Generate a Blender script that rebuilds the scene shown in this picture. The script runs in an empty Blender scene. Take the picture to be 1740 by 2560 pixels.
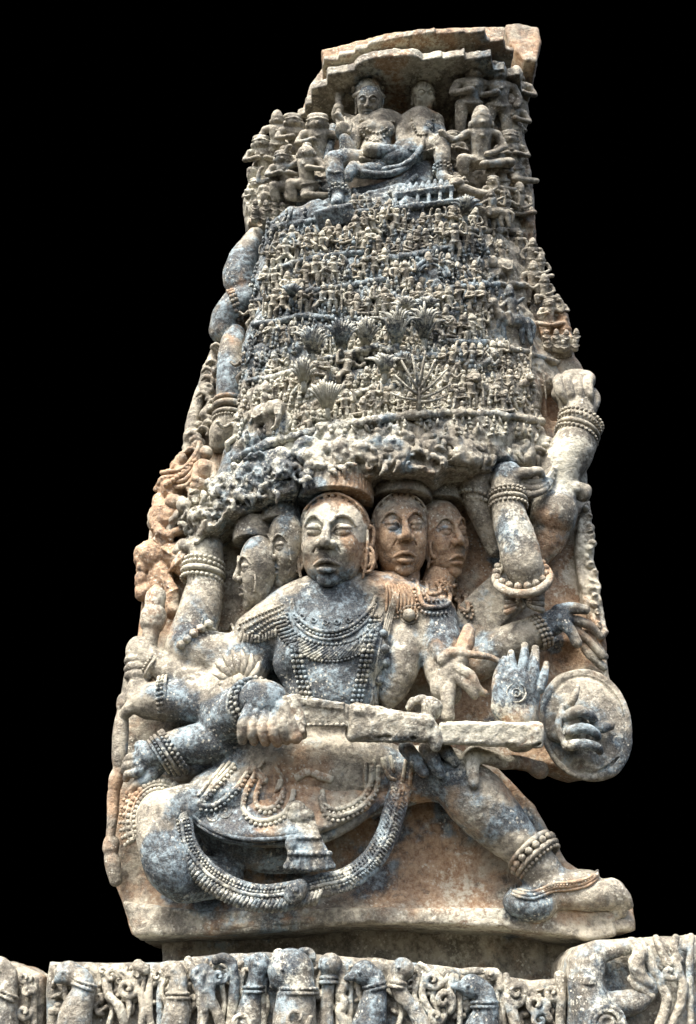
import bpy, math, random, sys
import numpy as np
from mathutils import Matrix, Vector
import openvdb as vdb

# ------------------------------------------------------------------ scene, camera, light
SC = bpy.context.scene
COL = SC.collection
PW, PH = 1740.0, 2560.0          # photograph
F = 2753.0                       # focal length in photograph pixels
D = 3.0                          # metres from the camera to the face of the slab
TH = math.radians(26.0)          # the camera looks up
CAM = np.array([0.0, -D, 0.0])
FW = np.array([0.0, math.cos(TH), math.sin(TH)])
UP = np.array([0.0, -math.sin(TH), math.cos(TH)])
RT = np.array([1.0, 0.0, 0.0])

cam_data = bpy.data.cameras.new("camera")
cam = bpy.data.objects.new("camera", cam_data)
COL.objects.link(cam)
cam.location = CAM
cam.rotation_euler = (math.pi / 2 + TH, 0, 0)
cam_data.sensor_fit = 'VERTICAL'
cam_data.sensor_height = 36.0
cam_data.lens = F / PH * 36.0
cam_data.clip_end = 200
SC.camera = cam

SUN = np.array([-0.36, -0.56, 1.03])
SUN = SUN / np.linalg.norm(SUN)
world = bpy.data.worlds.new("World")
SC.world = world
world.use_nodes = True
wn = world.node_tree
sky = wn.nodes.new('ShaderNodeTexSky')
sky.sky_type = 'NISHITA'
sky.sun_disc = False
sky.sun_elevation = math.asin(SUN[2])
sky.sun_rotation = math.atan2(SUN[0], SUN[1])
sky.air_density = 1.0
sky.dust_density = 5.0
sky.ozone_density = 1.0
bg = wn.nodes['Background']
bg.inputs[1].default_value = 0.135
wn.links.new(sky.outputs[0], bg.inputs[0])
sun_data = bpy.data.lights.new("sun", 'SUN')
sun_data.energy = 3.1
sun_data.angle = math.radians(22)
sun_data.color = (1.0, 0.975, 0.93)
sun = bpy.data.objects.new("sun", sun_data)
COL.objects.link(sun)
sun.rotation_euler = Vector(SUN).to_track_quat('Z', 'Y').to_euler()
SC.view_settings.view_transform = 'Standard'
SC.view_settings.look = 'None'
SC.view_settings.exposure = 1.38
SC.view_settings.gamma = 1.0
SC.cycles.max_bounces = 5
SC.cycles.diffuse_bounces = 3

# ------------------------------------------------------------------ pixels of the photograph -> places on the monument
def ray(u, v):
    return FW + (u - PW / 2) / F * RT + (PH / 2 - v) / F * UP
def W(u, v, d=0.0):
    """the place seen at pixel u, v that stands d millimetres in front of the slab's plane"""
    r = ray(u, v)
    t = (D - d * 0.001) / r[1]
    return CAM + t * r
def S(u, v, d=0.0):
    """metres per pixel there"""
    r = ray(u, v)
    return (D - d * 0.001) / r[1] / F
def frame(P, roll=0, yaw=0, pitch=0):
    n = CAM - P
    n[0] = 0
    n = n / np.linalg.norm(n)
    x = RT
    up = np.cross(n, x)
    M = np.stack([x, up, n], 1)
    a, b, c = (math.radians(q) for q in (roll, yaw, pitch))
    Rz = np.array([[math.cos(a), -math.sin(a), 0], [math.sin(a), math.cos(a), 0], [0, 0, 1]])
    Ry = np.array([[math.cos(b), 0, math.sin(b)], [0, 1, 0], [-math.sin(b), 0, math.cos(b)]])
    Rx = np.array([[1, 0, 0], [0, math.cos(c), -math.sin(c)], [0, math.sin(c), math.cos(c)]])
    return M @ Rz @ Ry @ Rx
def spline(pts, sub=4):
    """Catmull-Rom through rows of any width"""
    P = np.array(pts, float)
    if len(P) < 3:
        return np.stack([P[0] + (P[-1] - P[0]) * i / sub for i in range(sub + 1)]) if sub > 1 else P
    E = np.vstack([2 * P[0] - P[1], P, 2 * P[-1] - P[-2]])
    out = []
    for i in range(1, len(E) - 2):
        a, b, c, d = E[i - 1], E[i], E[i + 1], E[i + 2]
        for j in range(sub):
            t = j / sub
            out.append(0.5 * (2 * b + (c - a) * t + (2 * a - 5 * b + 4 * c - d) * t * t + (3 * b - a - 3 * c + d) * t ** 3))
    out.append(E[-2])
    return np.array(out)

# ------------------------------------------------------------------ noise on points
_rng = np.random.RandomState(7)
_TAB = _rng.rand(4096).astype(np.float32)
def vnoise(P):
    I = np.floor(P).astype(np.int64)
    f = (P - I).astype(np.float32)
    f = f * f * (3 - 2 * f)
    def h(a, b, c):
        return _TAB[((I[:, 0] + a) * 73856093 ^ (I[:, 1] + b) * 19349663 ^ (I[:, 2] + c) * 83492791) & 4095]
    x0 = h(0, 0, 0) * (1 - f[:, 0]) + h(1, 0, 0) * f[:, 0]
    x1 = h(0, 1, 0) * (1 - f[:, 0]) + h(1, 1, 0) * f[:, 0]
    x2 = h(0, 0, 1) * (1 - f[:, 0]) + h(1, 0, 1) * f[:, 0]
    x3 = h(0, 1, 1) * (1 - f[:, 0]) + h(1, 1, 1) * f[:, 0]
    y0 = x0 * (1 - f[:, 1]) + x1 * f[:, 1]
    y1 = x2 * (1 - f[:, 1]) + x3 * f[:, 1]
    return y0 * (1 - f[:, 2]) + y1 * f[:, 2] - 0.5
def fbm(P, scale, octv=3):
    r = 0
    a = 1.0
    for o in range(octv):
        r = r + a * vnoise(P * scale + 17.3 * o)
        scale *= 2.03
        a *= 0.5
    return r

# ------------------------------------------------------------------ solid sculpting: smooth unions of simple solids on a voxel grid
class Sculpt:
    def __init__(self, vox=0.003):
        self.vox = vox
        self.p = []
        self.D = None
    def add(self, fn, lo, hi, k=0.006, op='add'):
        self.p.append((fn, np.array(lo, float), np.array(hi, float), k, op))
        return self
    # all sizes below in metres, places in world space
    def w_ell(self, c, rad, M, k=0.006, op='add'):
        rad = np.array(rad, float)
        ext = np.sqrt(((M * rad[None, :]) ** 2).sum(1))
        Mi = M.T
        c = np.array(c, float)
        def fn(x, y, z):
            x, y, z = x - c[0], y - c[1], z - c[2]
            q = [Mi[i, 0] * x + Mi[i, 1] * y + Mi[i, 2] * z for i in range(3)]
            a = sum((q[i] / rad[i]) ** 2 for i in range(3))
            b = sum((q[i] / rad[i] ** 2) ** 2 for i in range(3))
            k0 = np.sqrt(a)
            return k0 * (k0 - 1) / np.sqrt(b + 1e-9)
        return self.add(fn, c - ext, c + ext, k, op)
    def w_tube(self, P, r, k=0.006, op='add', flat=1.0):
        P = np.array(P, float)
        r = np.array(r, float)
        m = k + 4 * self.vox
        def fn(x, y, z):
            ax = (x[:, 0, 0], y[0, :, 0], z[0, 0, :])
            out = np.full((len(ax[0]), len(ax[1]), len(ax[2])), m, np.float32)
            for i in range(len(P) - 1):
                a, b, ra, rb = P[i], P[i + 1], r[i], r[i + 1]
                q = max(ra, rb) + m
                l, h = np.minimum(a, b) - q, np.maximum(a, b) + q
                sl = tuple(slice(np.searchsorted(ax[j], l[j]), np.searchsorted(ax[j], h[j])) for j in range(3))
                if any(w.stop <= w.start for w in sl):
                    continue
                X, Y, Z = x[sl[0]] - a[0], y[:, sl[1]] - a[1], z[:, :, sl[2]] - a[2]
                ab = b - a
                L = float((ab ** 2).sum()) + 1e-12
                t = np.clip((X * ab[0] + Y * ab[1] + Z * ab[2]) / L, 0, 1)
                d = np.sqrt((X - t * ab[0]) ** 2 + (flat * (Y - t * ab[1])) ** 2 + (Z - t * ab[2]) ** 2) - (ra + (rb - ra) * t)
                out[sl] = np.minimum(out[sl], d)
            return out
        R = r[:, None]
        return self.add(fn, (P - R).min(0), (P + R).max(0), k, op)
    def w_box(self, c, half, M, rnd=0.004, k=0.004, op='add', taper=0.0):
        half = np.array(half, float)
        ext = np.abs(M) @ (half + 0)
        Mi = M.T
        c = np.array(c, float)
        def fn(x, y, z):
            x, y, z = x - c[0], y - c[1], z - c[2]
            q = [Mi[i, 0] * x + Mi[i, 1] * y + Mi[i, 2] * z for i in range(3)]
            hy = half[1] * (1 + taper * q[0] / half[0])
            dx, dy, dz = np.abs(q[0]) - half[0] + rnd, np.abs(q[1]) - hy + rnd, np.abs(q[2]) - half[2] + rnd
            o = np.sqrt(np.maximum(dx, 0) ** 2 + np.maximum(dy, 0) ** 2 + np.maximum(dz, 0) ** 2)
            return o + np.minimum(np.maximum(np.maximum(dx, dy), dz), 0) - rnd
        e2 = ext * (1 + abs(taper))
        return self.add(fn, c - e2, c + e2, k, op)
    # the same in photograph pixels and millimetres of depth
    def ell(self, u, v, d, rad, roll=0, yaw=0, pitch=0, k=6, op='add'):
        P = W(u, v, d)
        s = S(u, v, d)
        return self.w_ell(P, [q * s for q in rad], frame(P.copy(), roll, yaw, pitch), k * 0.001, op)
    def tube(self, pts, k=6, op='add', sub=4, flat=1.0):
        Q = spline(pts, sub)
        P = [W(*q[:3]) for q in Q]
        r = [max(q[3], 0.5) * S(*q[:3]) for q in Q]
        return self.w_tube(P, r, k * 0.001, op, flat)
    def bar(self, a, b, h, t, taper=0.0, rnd=6, k=4, op='add'):
        A, B = W(*a), W(*b)
        s = S(*a)
        x = B - A
        L = np.linalg.norm(x)
        x = x / L
        c = (A + B) / 2
        n = frame(c.copy())[:, 2]
        n = n - x * (n @ x)
        n /= np.linalg.norm(n)
        up = np.cross(n, x)
        return self.w_box(c, [L / 2, h * s, t * s], np.stack([x, up, n], 1), rnd * s, k * 0.001, op, taper)
    def plate(self, poly, d, front, back, rnd=8, k=0, op='add'):
        """outline traced at depth d, extruded from 'back' to 'front' (mm or function of x, z)"""
        V = np.array([W(u, v, d)[[0, 2]] for u, v in poly])
        lo = np.array([V[:, 0].min(), -0.5, V[:, 1].min()])
        hi = np.array([V[:, 0].max(), 0.5, V[:, 1].max()])
        if callable(front):
            fmax = 450
        else:
            fmax = front
        lo[1] = -fmax * 0.001
        hi[1] = -back * 0.001
        rnd = rnd * 0.001
        def fn(x, y, z):
            X, Z = np.broadcast_arrays(x[:, 0, :], z[:, 0, :])
            dd = np.full(X.shape, 1e9, np.float32)
            s = np.ones(X.shape, np.float32)
            n = len(V)
            for i in range(n):
                a, b = V[i], V[(i + 1) % n]
                ex, ez = b - a
                wx, wz = X - a[0], Z - a[1]
                h = np.clip((wx * ex + wz * ez) / (ex * ex + ez * ez + 1e-12), 0, 1)
                dd = np.minimum(dd, (wx - ex * h) ** 2 + (wz - ez * h) ** 2)
                c1, c2, c3 = Z >= a[1], Z < b[1], ex * wz > ez * wx
                flip = (c1 & c2 & c3) | (~c1 & ~c2 & ~c3)
                s = np.where(flip, -s, s)
            f2 = (s * np.sqrt(dd)).astype(np.float32)[:, None, :]
            fr = (front(X, Z) if callable(front) else np.full(X.shape, front)) * 0.001
            dy = np.maximum(-y - fr[:, None, :].astype(np.float32), y + back * 0.001)
            a, b = f2 + rnd, dy + rnd
            return np.minimum(np.maximum(a, b), 0) + np.sqrt(np.maximum(a, 0) ** 2 + np.maximum(b, 0) ** 2) - rnd
        return self.add(fn, lo, hi, k * 0.001, op)
    def build(self):
        vx = self.vox
        adds = [q for q in self.p if q[4] == 'add']
        lo = np.min([q[1] for q in adds], 0) - 4 * vx
        hi = np.max([q[2] for q in adds], 0) + 4 * vx
        n = np.ceil((hi - lo) / vx).astype(int) + 1
        self.lo, self.n = lo, n
        ax = [(lo[i] + vx * np.arange(n[i])).astype(np.float32) for i in range(3)]
        G = np.full(n, 1.0, np.float32)
        for fn, l, h, k, op in self.p:
            m = k + 3 * vx
            i0 = np.clip(np.floor((l - m - lo) / vx).astype(int), 0, n)
            i1 = np.clip(np.ceil((h + m - lo) / vx).astype(int) + 1, 0, n)
            if (i1 <= i0).any():
                continue
            sl = tuple(slice(i0[i], i1[i]) for i in range(3))
            f = fn(ax[0][sl[0]][:, None, None], ax[1][sl[1]][None, :, None], ax[2][sl[2]][None, None, :]).astype(np.float32)
            g = G[sl]
            if op == 'add':
                if k > 0:
                    hh = np.clip(0.5 + 0.5 * (g - f) / k, 0, 1)
                    G[sl] = g + (f - g) * hh - k * hh * (1 - hh)
                else:
                    G[sl] = np.minimum(g, f)
            else:
                f = -f
                if k > 0:
                    hh = np.clip(0.5 + 0.5 * (f - g) / k, 0, 1)
                    G[sl] = g + (f - g) * hh + k * hh * (1 - hh)
                else:
                    G[sl] = np.maximum(g, f)
        self.D = G
        return self
    def polys(self, adapt=0.0):
        if self.D is None:
            self.build()
        b = 3 * self.vox
        g = vdb.FloatGrid(b)
        g.copyFromArray(np.clip(self.D, -b, b))
        p, t, q = g.convertToPolygons(0.0, adapt)
        p = np.array(p, np.float64) * self.vox + self.lo
        return p, np.array(t, np.int64).reshape(-1, 3), np.array(q, np.int64).reshape(-1, 4)
    def drop(self):
        self.D = None
        return self

def hits(sculpts, uv, fallback=0.0):
    """where the sight lines through the given pixels first meet the carved stone"""
    out = []
    for u, v in uv:
        r = ray(u, v)
        ts = np.arange(D - 0.50, D + 0.15, 0.0015) / r[1]
        P = CAM[None] + ts[:, None] * r[None]
        best = len(ts)
        for s in sculpts:
            I = np.round((P - s.lo) / s.vox).astype(int)
            ok = ((I >= 0) & (I < s.n)).all(1)
            I[~ok] = 0
            val = np.where(ok, s.D[I[:, 0], I[:, 1], I[:, 2]], 1.0)
            w = np.nonzero(val < 0)[0]
            if len(w) and w[0] < best:
                best = w[0]
        out.append(P[best] if best < len(ts) else W(u, v, fallback))
    return np.array(out)

# ------------------------------------------------------------------ plain meshes: beads, ropes, rings
class Buf:
    def __init__(self):
        self.v, self.t, self.q, self.n = [], [], [], 0
    def put(self, v, t=None, q=None):
        if t is not None and len(t):
            self.t.append(np.array(t) + self.n)
        if q is not None and len(q):
            self.q.append(np.array(q) + self.n)
        self.v.append(np.array(v, float))
        self.n += len(v)
    def bead(self, c, r, squash=1.0):
        self.put(_ICO[0] * r * np.array([1, 1, squash]) + c, t=_ICO[1])
    def sweep(self, P, r, sides=7, flat=None):
        P = np.array(P, float)
        r = np.broadcast_to(r, len(P))
        Tn = np.gradient(P, axis=0)
        Tn /= np.linalg.norm(Tn, axis=1)[:, None] + 1e-12
        nrm = np.array([0, -1.0, 0])
        V = []
        for i in range(len(P)):
            b = np.cross(Tn[i], nrm)
            if np.linalg.norm(b) < 1e-3:
                b = np.cross(Tn[i], [1.0, 0, 0])
            b /= np.linalg.norm(b)
            n = np.cross(b, Tn[i])
            for j in range(sides):
                a = 2 * math.pi * j / sides
                V.append(P[i] + r[i] * (math.cos(a) * b + (flat or 1.0) * math.sin(a) * n))
        Q = []
        for i in range(len(P) - 1):
            for j in range(sides):
                j2 = (j + 1) % sides
                Q.append((i * sides + j, i * sides + j2, (i + 1) * sides + j2, (i + 1) * sides + j))
        V.append(P[0] - Tn[0] * r[0] * 0.5)
        V.append(P[-1] + Tn[-1] * r[-1] * 0.5)
        a, b = len(V) - 2, len(V) - 1
        T = [(a, (j + 1) % sides, j) for j in range(sides)]
        o = (len(P) - 1) * sides
        T += [(b, o + j, o + (j + 1) % sides) for j in range(sides)]
        self.put(V, t=T, q=Q)
    def polys(self):
        v = np.vstack(self.v)
        t = np.vstack(self.t) if self.t else np.zeros((0, 3), int)
        q = np.vstack(self.q) if self.q else np.zeros((0, 4), int)
        return v, t, q
def _ico():
    import bmesh
    bm = bmesh.new()
    bmesh.ops.create_icosphere(bm, subdivisions=1, radius=1.0)
    v = np.array([p.co[:] for p in bm.verts])
    t = np.array([[q.index for q in f.verts] for f in bm.faces])
    bm.free()
    return v, t
_ICO = _ico()
def resample(P, step):
    P = np.array(P, float)
    s = np.concatenate([[0], np.cumsum(np.linalg.norm(np.diff(P, axis=0), axis=1))])
    n = max(2, int(round(s[-1] / step)) + 1)
    t = np.linspace(0, s[-1], n)
    return np.stack([np.interp(t, s, P[:, i]) for i in range(P.shape[1])], 1)

# ------------------------------------------------------------------ stains that belong to the stone: (u, v, radius, amount), in pixels at the carved face
STAIN = {'blue': [], 'rust': [], 'pale': []}
def stain_at(P, key):
    r = np.zeros(len(P))
    wob = fbm(P, 14.0, 2) * 0.06
    for u, v, rad, amt in STAIN[key]:
        c = W(u, v, 120)
        q = rad * S(u, v, 120)
        dx, dz = P[:, 0] - c[0] + wob, P[:, 2] - c[2] - wob
        r += amt * np.exp(-((dx * dx + dz * dz) / (q * q)) ** 1.5)
    return np.clip(r, -1, 1)

def make_mesh(name, polys, rough=0.0, rscale=45.0, smooth=True, stains=True):
    v, t, q = polys
    me = bpy.data.meshes.new(name)
    nt, nq = len(t), len(q)
    me.vertices.add(len(v))
    me.vertices.foreach_set('co', np.ascontiguousarray(v, dtype=np.float32).ravel())
    loops = np.concatenate([t.ravel(), q.ravel()]).astype(np.int32)
    me.loops.add(len(loops))
    me.loops.foreach_set('vertex_index', loops)
    me.polygons.add(nt + nq)
    starts = np.concatenate([np.arange(nt) * 3, nt * 3 + np.arange(nq) * 4]).astype(np.int32)
    me.polygons.foreach_set('loop_start', starts)
    me.update(calc_edges=True)
    if rough:
        nv = np.empty(len(v) * 3, np.float32)
        me.vertices.foreach_get('normal', nv)
        nv = nv.reshape(-1, 3)
        a = fbm(v, rscale, 3) * rough
        v = v + nv * a[:, None]
        me.vertices.foreach_set('co', np.ascontiguousarray(v, dtype=np.float32).ravel())
    if smooth:
        me.polygons.foreach_set('use_smooth', np.ones(nt + nq, bool))
    if stains:
        for key in STAIN:
            if STAIN[key]:
                at = me.attributes.new(key, 'FLOAT', 'POINT')
                at.data.foreach_set('value', stain_at(v, key).astype(np.float32))
    me.update()
    return me

def sculpt_mesh(name, s, rough=0.0015, rscale=45.0, adapt=0.0, stains=True):
    p, t, q = s.polys(adapt)
    # vdb winds faces inwards for this sign convention; turn them if the volume comes out negative
    tri = np.vstack([t, q[:, [0, 1, 2]], q[:, [0, 2, 3]]])
    a, b, c = p[tri[:, 0]], p[tri[:, 1]], p[tri[:, 2]]
    o = p.mean(0)
    if np.einsum('ij,ij->i', a - o, np.cross(b - o, c - o)).sum() < 0:
        t, q = t[:, ::-1], q[:, ::-1]
    return make_mesh(name, (p, t, q), rough, rscale, True, stains)
def _w_cyl(self, c, M, r, half, rnd=0.003, k=0.003, op='add', r2=None):
    """round drum along the frame's own up axis; r2 = top radius"""
    c = np.array(c, float)
    Mi = M.T
    r2 = r if r2 is None else r2
    rm = max(r, r2)
    ext = np.sqrt((M[:, 0] * rm) ** 2 + (M[:, 2] * rm) ** 2) + np.abs(M[:, 1]) * half
    def fn(x, y, z):
        x, y, z = x - c[0], y - c[1], z - c[2]
        q = [Mi[i, 0] * x + Mi[i, 1] * y + Mi[i, 2] * z for i in range(3)]
        rr = r + (r2 - r) * np.clip((q[1] / half + 1) / 2, 0, 1)
        a = np.sqrt(q[0] ** 2 + q[2] ** 2) - rr + rnd
        b = np.abs(q[1]) - half + rnd
        return np.minimum(np.maximum(a, b), 0) + np.sqrt(np.maximum(a, 0) ** 2 + np.maximum(b, 0) ** 2) - rnd
    return self.add(fn, c - ext, c + ext, k, op)
Sculpt.w_cyl = _w_cyl
class Loc:
    """a small local space: x right, y up, z towards the viewer, with its own scale"""
    def __init__(self, s, P, M, sx, sy, sz):
        self.s, self.P, self.M, self.sc = s, np.array(P, float), M, np.array([sx, sy, sz])
    def pt(self, p):
        return self.P + self.M @ (np.array(p[:3], float) * self.sc)
    def ell(self, x, y, z, rad, k=0.05, op='add', roll=0):
        M = self.M
        if roll:
            a = math.radians(roll)
            M = M @ np.array([[math.cos(a), -math.sin(a), 0], [math.sin(a), math.cos(a), 0], [0, 0, 1]])
        self.s.w_ell(self.pt((x, y, z)), np.array(rad) * self.sc, M, k * self.sc[0], op)
    def tube(self, pts, k=0.04, op='add', sub=3):
        Q = spline(pts, sub)
        self.s.w_tube([self.pt(q) for q in Q], [q[3] * self.sc[0] for q in Q], k * self.sc[0], op)
def head(s, u, v, d, w, h, dp=None, roll=0, yaw=0, pitch=0, detail=True, ears=True, worn=False, my=0.0):
    P = W(u, v, d)
    px = S(u, v, d)
    L = Loc(s, P, frame(P.copy(), roll, yaw, pitch), w * px, h * px, (dp or w) * px)
    L.ell(0, 0.22, -0.08, (1, 0.80, 0.97), 0)
    L.ell(0, -0.12, 0.08, (0.90, 0.84, 0.86), 0.15)
    L.ell(0, -0.52, 0.16, (0.78, 0.50, 0.70), 0.2)
    for q in (-1, 1):
        L.ell(q * 0.46, -0.18, 0.60, (0.34, 0.30, 0.28), 0.15)
        L.ell(q * 0.39, 0.12, 0.98, (0.33, 0.17, 0.22), 0.08, 'sub')
        L.ell(q * 0.39, 0.09, 0.72, (0.25, 0.115, 0.19), 0.015)
        if detail:
            L.ell(q * 0.39, 0.185, 0.72, (0.27, 0.085, 0.225), 0.01)
        if detail:
            L.tube([(q * 0.64, 0.06, 0.66, .025), (q * 0.52, 0.20, 0.80, .035), (q * 0.36, 0.235, 0.885, .04), (q * 0.2, 0.17, 0.90, .03), (q * 0.13, 0.05, 0.90, .02)], 0.015)
            L.tube([(q * 0.62, 0.05, 0.68, .02), (q * 0.46, -0.02, 0.80, .028), (q * 0.28, -0.03, 0.87, .028), (q * 0.14, 0.04, 0.90, .02)], 0.02)
        L.tube([(q * 0.74, 0.24, 0.62, .03), (q * 0.58, 0.40, 0.76, .045), (q * 0.34, 0.44, 0.88, .06), (q * 0.10, 0.28, 0.96, .06)], 0.04)
    if not worn:
        L.tube([(0, 0.30, 0.93, .09), (0, 0.12, 1.0, .11), (0, -0.06, 1.10, .145), (0, -0.14, 1.13, .165)], 0.04)
        for q in (-1, 1):
            L.ell(q * 0.18, -0.18, 1.0, (0.13, 0.095, 0.14), 0.02)
            L.ell(q * 0.085, -0.27, 1.06, (0.05, 0.05, 0.06), 0.02, 'sub')
        Lm = Loc(s, P + L.M @ np.array([0, my * h * px, 0]), L.M, w * px, h * px, (dp or w) * px)
        Lm.tube([(-.36, -.50, .80, .035), (-.22, -.45, .90, .055), (-.08, -.415, .965, .065), (0, -.43, .97, .06), (.08, -.415, .965, .065), (.22, -.45, .90, .055), (.36, -.50, .80, .035)], 0.015)
        Lm.tube([(-.26, -.59, .82, .035), (-.12, -.605, .90, .08), (.12, -.605, .90, .08), (.26, -.59, .82, .035)], 0.015)
        Lm.tube([(-.44, -.56, .80, .03), (-.2, -.525, .95, .016), (0, -.515, 1.0, .016), (.2, -.525, .95, .016), (.44, -.56, .80, .025)], 0.012, 'sub')
        Lm.tube([(-.2, -.76, .83, .03), (0, -.775, .86, .04), (.2, -.76, .83, .03)], 0.04, 'sub')
        for q in (-1, 1):
            L.tube([(q * .20, -.16, .98, .02), (q * .36, -.30, .86, .025), (q * .44, -.46, .76, .02)], 0.04, 'sub')
    L.ell(0, -0.88, 0.62, (0.32, 0.16, 0.20), 0.06)
    if ears:
        for q in (-1, 1):
            L.tube([(q * .95, .30, .10, .05), (q * 1.08, .28, -.02, .06), (q * 1.10, .05, -.05, .06), (q * 1.04, -.15, .02, .06), (q * .97, -.05, .10, .05)], 0.03)
            L.tube([(q * 1.04, -.12, .04, .05), (q * 1.10, -.40, .04, .045), (q * 1.04, -.62, .08, .06), (q * .97, -.42, .10, .045), (q * 1.0, -.2, .08, .04)], 0.02)
    return L
# ------------------------------------------------------------------ stone
def stone_material():
    m = bpy.data.materials.new("weathered_stone")
    m.use_nodes = True
    nt = m.node_tree
    N, L = nt.nodes, nt.links
    bsdf = N['Principled BSDF']
    def node(t, **kw):
        n = N.new(t)
        for k, v in kw.items():
            setattr(n, k, v)
        return n
    def lk(a, b):
        if isinstance(a, (int, float)):
            b.default_value = a
        elif isinstance(a, tuple):
            b.default_value = a
        else:
            L.new(a, b)
    def M(op, a, b=None, c=None, clamp=False):
        n = node('ShaderNodeMath', operation=op, use_clamp=clamp)
        lk(a, n.inputs[0])
        if b is not None:
            lk(b, n.inputs[1])
        if c is not None:
            lk(c, n.inputs[2])
        return n.outputs[0]
    def mix(f, a, b):
        n = node('ShaderNodeMix', data_type='RGBA')
        lk(f, n.inputs[0]); lk(a, n.inputs[6]); lk(b, n.inputs[7])
        return n.outputs[2]
    def step(x, lo, hi):
        n = node('ShaderNodeMapRange', interpolation_type='SMOOTHSTEP')
        lk(x, n.inputs[0])
        n.inputs[1].default_value, n.inputs[2].default_value = lo, hi
        return n.outputs[0]
    pos = node('ShaderNodeNewGeometry').outputs['Position']
    def shifted(off):
        n = node('ShaderNodeVectorMath', operation='ADD')
        L.new(pos, n.inputs[0])
        n.inputs[1].default_value = off
        return n.outputs[0]
    def noise(scale, det=5, rough=0.6, off=None, dist=0.0):
        n = node('ShaderNodeTexNoise')
        L.new(shifted(off) if off else pos, n.inputs['Vector'])
        n.inputs['Scale'].default_value = scale
        n.inputs['Detail'].default_value = det
        n.inputs['Roughness'].default_value = rough
        n.inputs['Distortion'].default_value = dist
        return n.outputs[0]
    def attr(name):
        return node('ShaderNodeAttribute', attribute_name=name).outputs['Fac']
    oi = node('ShaderNodeObjectInfo')
    sep = node('ShaderNodeSeparateColor')
    L.new(oi.outputs['Color'], sep.inputs[0])
    big = noise(5.0, 5, 0.62)
    mid = noise(17.0, 6, 0.65, (3.1, 7.7, 1.3))
    fine = noise(75.0, 5, 0.7, (9.1, 2.7, 4.4))
    grit = noise(260.0, 3, 0.7)
    jit = M('ADD', M('MULTIPLY', M('SUBTRACT', big, 0.5), 1.5), M('MULTIPLY', M('SUBTRACT', mid, 0.5), 1.1))
    jit2 = M('ADD', M('MULTIPLY', M('SUBTRACT', noise(6.5, 5, 0.6, (31., 5., 2.)), 0.5), 1.4), M('MULTIPLY', M('SUBTRACT', mid, 0.5), -0.7))
    jit3 = M('ADD', M('MULTIPLY', M('SUBTRACT', noise(11.0, 6, 0.7, (12., 55., 8.)), 0.5), 1.6), M('MULTIPLY', M('SUBTRACT', fine, 0.5), 1.0))
    fb = step(M('ADD', M('ADD', sep.outputs[0], M('MULTIPLY', attr('blue'), 1.35)), jit), 0.36, 0.66)
    fr = step(M('ADD', M('ADD', sep.outputs[1], M('MULTIPLY', attr('rust'), 1.2)), jit2), 0.32, 0.74)
    fp = step(M('ADD', M('ADD', sep.outputs[2], M('MULTIPLY', attr('pale'), 1.3)), jit3), 0.38, 0.62)
    base = mix(step(M('ADD', mid, M('MULTIPLY', M('SUBTRACT', fine, 0.5), 0.6)), 0.36, 0.64), (0.138, 0.122, 0.094, 1), (0.420, 0.380, 0.292, 1))
    rust = mix(step(fine, 0.3, 0.7), (0.27, 0.145, 0.072, 1), (0.55, 0.375, 0.225, 1))
    blue = mix(step(M('ADD', mid, M('MULTIPLY', M('SUBTRACT', fine, 0.5), 0.9)), 0.42, 0.70), (0.022, 0.036, 0.050, 1), (0.235, 0.315, 0.355, 1))
    pale = mix(step(fine, 0.3, 0.75), (0.45, 0.425, 0.32, 1), (0.72, 0.70, 0.58, 1))
    c = mix(M('MULTIPLY', fr, 0.85), base, rust)
    c = mix(M('MULTIPLY', fb, 0.9), c, blue)
    c = mix(M('MULTIPLY', fp, 0.72), c, pale)
    # dark runs left by rain water
    sv = node('ShaderNodeVectorMath', operation='MULTIPLY')
    L.new(pos, sv.inputs[0])
    sv.inputs[1].default_value = (1.0, 1.0, 0.16)
    sn = node('ShaderNodeTexNoise')
    L.new(sv.outputs[0], sn.inputs['Vector'])
    sn.inputs['Scale'].default_value = 26.0
    sn.inputs['Detail'].default_value = 6
    sn.inputs['Roughness'].default_value = 0.65
    run = M('MULTIPLY', step(sn.outputs[0], 0.54, 0.68), step(big, 0.40, 0.62))
    c = mix(M('MULTIPLY', run, 0.6), c, (0.075, 0.078, 0.075, 1))
    # soot-dark grime and pale lichen dots, each with its own shape
    gr = step(M('ADD', noise(24.0, 8, 0.75, (44., 1., 6.), 0.6), M('MULTIPLY', M('SUBTRACT', big, 0.5), 0.35)), 0.53, 0.68)
    c = mix(M('MULTIPLY', gr, 0.72), c, (0.045, 0.043, 0.038, 1))
    vo = node('ShaderNodeTexVoronoi')
    L.new(pos, vo.inputs['Vector'])
    vo.inputs['Scale'].default_value = 95.0
    spot = M('MULTIPLY', step(M('ADD', vo.outputs['Distance'], M('MULTIPLY', M('SUBTRACT', noise(130.0, 4, 0.7, (3., 2., 9.)), 0.5), 1.4)), 0.32, 0.14), step(noise(9.0, 4, 0.7, (5., 5., 25.)), 0.46, 0.62))
    c = mix(M('MULTIPLY', spot, 0.85), c, (0.66, 0.63, 0.52, 1))
    # cracked small-scale tone
    c = mix(M('MULTIPLY', step(grit, 0.42, 0.62), 0.22), c, mix(0.5, c, (0.72, 0.68, 0.58, 1)))
    L.new(c, bsdf.inputs['Base Color'])
    lk(M('ADD', 0.62, M('MULTIPLY', mid, 0.3)), bsdf.inputs['Roughness'])
    bsdf.inputs['Specular IOR Level'].default_value = 0.35
    h = M('ADD', M('MULTIPLY', mid, 1.0), M('ADD', M('MULTIPLY', fine, 0.55), M('MULTIPLY', grit, 0.2)))
    pit = step(M('ADD', vo.outputs['Distance'], M('MULTIPLY', fine, 0.4)), 0.12, 0.4)
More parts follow.
